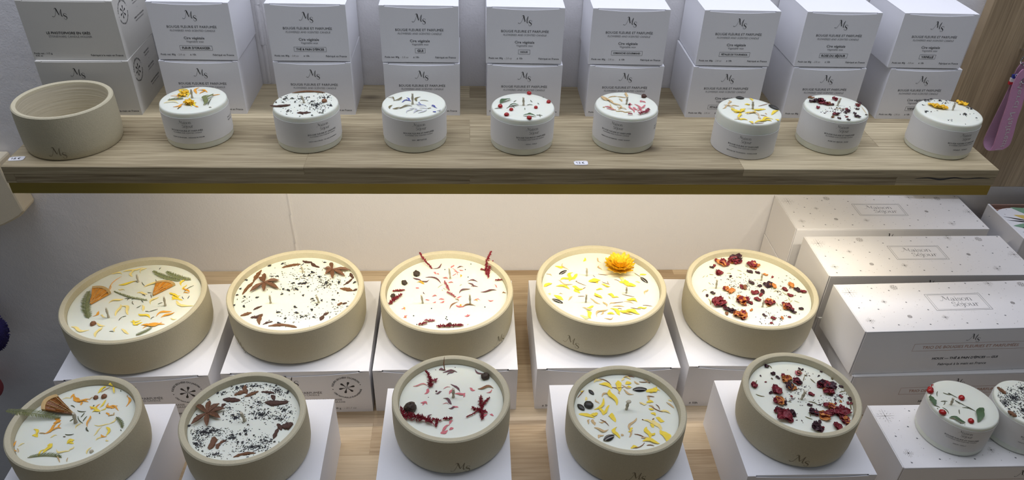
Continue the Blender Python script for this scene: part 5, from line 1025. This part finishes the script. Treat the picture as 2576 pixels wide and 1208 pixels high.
# ---------------------------------------------------------------- price tags
def price(x, y, rz, txt, lab):
    b = MB(); pts = [(-.0075, -.0030), (-.0060, -.0042), (.0050, -.0044), (.0072, -.0030), (.0076, .0030), (.0058, .0044), (-.0052, .0042), (-.0078, .0026)]
    n = len(pts); b.add([(u, v, 0) for u, v in pts]+[(u, v, .0005) for u, v in pts], [tuple(range(n, 2*n)), tuple(range(n))[::-1]]+[(i, (i+1) % n, n+(i+1) % n, n+i) for i in range(n)], 'paper')
    P = Print(); k = .0034
    for pts_, ox in txt: P.pen([(ox+a*k, -.0018+c*k) for a, c in pts_], [.0005, .0005], 'ink', 3)
    P.put(b, lambda u, v: (u, v, .00062)); o = b.build('price_tag', None, (x, y, SH+.0001), rz); tag(o, lab, 'price tag', 'price tags on the shelf'); return o
one = [(0, .7), (.35, 1), (.35, 0)]; eight = [(.55, .85), (.3, 1), (.08, .8), (.3, .55), (.6, .28), (.3, 0), (.02, .25), (.3, .55), (.55, .85)]; three = [(.05, .9), (.35, 1), (.5, .8), (.25, .55), (.55, .3), (.3, 0), (.0, .12)]
e1 = [(.75, .9), (.4, 1), (.15, .5), (.4, .02), (.75, .12)]; e2 = [(.0, .6), (.55, .6)]; e3 = [(.0, .4), (.5, .4)]
price(-.4712, .7178, .12, [(one, -.0055), (eight, -.0028), (e1, .0012), (e2, .0010), (e3, .0010)], 'small white handwritten 18 euro tag beside the empty holder')
price(.1200, .7135, .02, [(one, -.0055), (three, -.0028), (e1, .0010), (e2, .0008), (e3, .0008)], 'small white handwritten 13 euro tag at the middle of the shelf front')

# ---------------------------------------------------------------- pink lanyard hanging on the oak panel
LY = 0.880
def lp(x, y, yy=LY): return ony(2440+x/4.4706, 130+y/4.4706, yy)
lan = empty('key_strap', lp(600, 110)); o0 = lan.location.copy()
def strap(ptsL, ptsR, name, m, th=.0016, P=None):
    b = MB(); n = len(ptsL); vs = []
    for a, c in zip(ptsL, ptsR): vs += [a, c, c+Vector((0, th, 0)), a+Vector((0, th, 0))]
    fs = [(4*i+j, 4*i+4+j, 4*i+4+(j+1) % 4, 4*i+(j+1) % 4) for i in range(n-1) for j in range(4)]+[(0, 1, 2, 3), (4*n-1, 4*n-2, 4*n-3, 4*n-4)]
    b.add([v-o0 for v in vs], fs, m, False); return b
frontL = [lp(*q) for q in smooth2([(600, 200), (540, 265), (475, 400), (420, 600), (350, 800), (300, 960), (265, 1060), (225, 1115)], 4)]
frontR = [lp(*q) for q in smooth2([(680, 215), (672, 290), (632, 420), (590, 600), (535, 760), (490, 930), (445, 1050), (365, 1105)], 4)]
b = strap(frontL, frontR, 'front_strap', 'leather')
# lettering running down the strap
nseg = len(frontL)-1
tv, tf, tw_ = text_geo('Merci Maîtresse ()', 0.0)
def onstrap(s_, v):
    f = min(max(s_, 0), .9999)*nseg; i = int(f); k = f-i; a = frontL[i].lerp(frontL[i+1], k); c = frontR[i].lerp(frontR[i+1], k); p = a.lerp(c, v); return p-Vector((0, .0002, 0))-o0
s0, s1 = .22, .985
b.add([onstrap(s0+(s1-s0)*x/tw_, .70-(y/.75)*.38) for x, y in tv], tf, 'silver'); b.build('front_strap', lan)
YB = LY+.0125
backL = [lp(q[0], q[1], LY+q[2]) for q in smooth2([(600, 120, .0125), (530, 200, .0125), (455, 380, .0125), (350, 600, .0125), (240, 820, .012), (165, 980, .010), (158, 1060, .005), (190, 1105, .001), (225, 1117, 0)], 4)]
backR = [lp(q[0], q[1], LY+q[2]) for q in smooth2([(650, 130, .0125), (590, 230, .0125), (560, 400, .0125), (500, 600, .0125), (430, 800, .012), (330, 960, .010), (290, 1040, .005), (270, 1090, .001), (300, 1110, 0)], 4)]
b = strap(backL, backR, 'back_strap', 'leather_back'); b.build('back_strap', lan)
b = MB()
for (x0, y0, x1, y1, m) in ((438, 345, 500, 372, 'redt'), (455, 305, 515, 345, 'white'), (478, 268, 545, 305, 'blue')):
    vs = [lp(x0, y1, LY+.010), lp(x1, y1, LY+.010), lp(x1+12, y0, LY+.010), lp(x0+12, y0-5, LY+.010)]; vs = [v-o0 for v in vs]; vs += [v+Vector((0, .003, 0)) for v in vs]
    b.add(vs, [(0, 1, 2, 3), (7, 6, 5, 4), (0, 4, 5, 1), (1, 5, 6, 2), (2, 6, 7, 3), (3, 7, 4, 0)], m)
b.build('tricolour_tab', lan)
def ring(cx, cy, r, name, tr=.0008, yy=LY-.001, m='steel'):
    c = lp(cx, cy, yy)-o0; b = MB(); b.tube([c+Vector((r*math.cos(2*PI*i/24), 0, r*math.sin(2*PI*i/24))) for i in range(25)], tr, m, 6, False); return b
ring(608, 325, .0032, 'eyelet').build('metal_eyelet', lan); ring(625, 95, .0060, 'ring', .0012, LY+.006).build('key_ring', lan); ring(527, 268, .0018, 'r', .0004, LY+.009, 'white').build('thread_loop', lan)
hk = MB(); q = lp(625, 95, LY+.006)-o0; hk.tube([q+Vector((0, .0, .006)), q+Vector((0, .008, .009)), q+Vector((0, .0165, .009))], .0011, 'steel', 8); hk.build('hook', lan)
tag(lan, 'pink leather wrist strap with silver lettering hanging on the oak panel', 'key strap')

# ---------------------------------------------------------------- things hanging at the left edge
def slab(pts, y0, y1, m, nm, lab, cat):
    n = len(pts); b = MB(); vs = [(x, y0, z) for x, z in pts]+[(x, y1, z) for x, z in pts]
    b.add(vs, [tuple(range(n)), tuple(range(n, 2*n))[::-1]]+[(i, n+i, n+(i+1) % n, (i+1) % n) for i in range(n)], m); o = b.build(nm); tag(o, lab, cat)
    bv = o.modifiers.new('b', 'BEVEL'); bv.width = .003; bv.segments = 2; return o
cq = lambda x, y, yy=.885: (lambda q: (q.x, q.z))(ony(x, y, yy))
slab([cq(-220, 640), cq(-60, 590), cq(8, 569), cq(34, 556), cq(50, 546), cq(62, 534), cq(46, 505), cq(20, 458), cq(-8, 408), cq(-120, 408)], .885, WY-.0005, 'canvas', 'cloth_bag', 'cream canvas bag corner at the left edge, just below the upper shelf', 'bag')
b = MB(); q = ony(-46, 838, .875); rr = random.Random(3); b.ball((q.x, q.y, q.z), (.034, .030, .038), 'navy', 30, 20, .05, rr)
for i in range(700):
    v = Vector((rr.gauss(0, 1), rr.gauss(0, 1), rr.gauss(0, 1))).normalized(); p0 = Vector((q.x+v.x*.033, q.y+v.y*.029, q.z+v.z*.037)); b.tube([p0, p0+v*.0025+Vector((rr.uniform(-.001, .001), 0, rr.uniform(-.001, .001)))], [.0009, .0004], 'navy', 3)
b.tube([(q.x, q.y+.01, q.z+.03), (q.x, WY-.001, q.z+.07)], .0012, 'navy', 6)
tag(b.build('wool_pompom'), 'dark navy woolly pompom hanging at the left edge beside the counter', 'pompom')
b = MB(); q = ony(-25, 974, .885); b.ball((q.x, q.y, q.z), (.018, .016, .022), 'pinkwool', 24, 16, .01, rr); b.tube([(q.x, q.y, q.z+.018), (q.x, WY-.001, q.z+.04)], .001, 'pinkwool', 6)
tag(b.build('wool_pompom'), 'small coral red pompom at the left edge below the navy one', 'pompom')
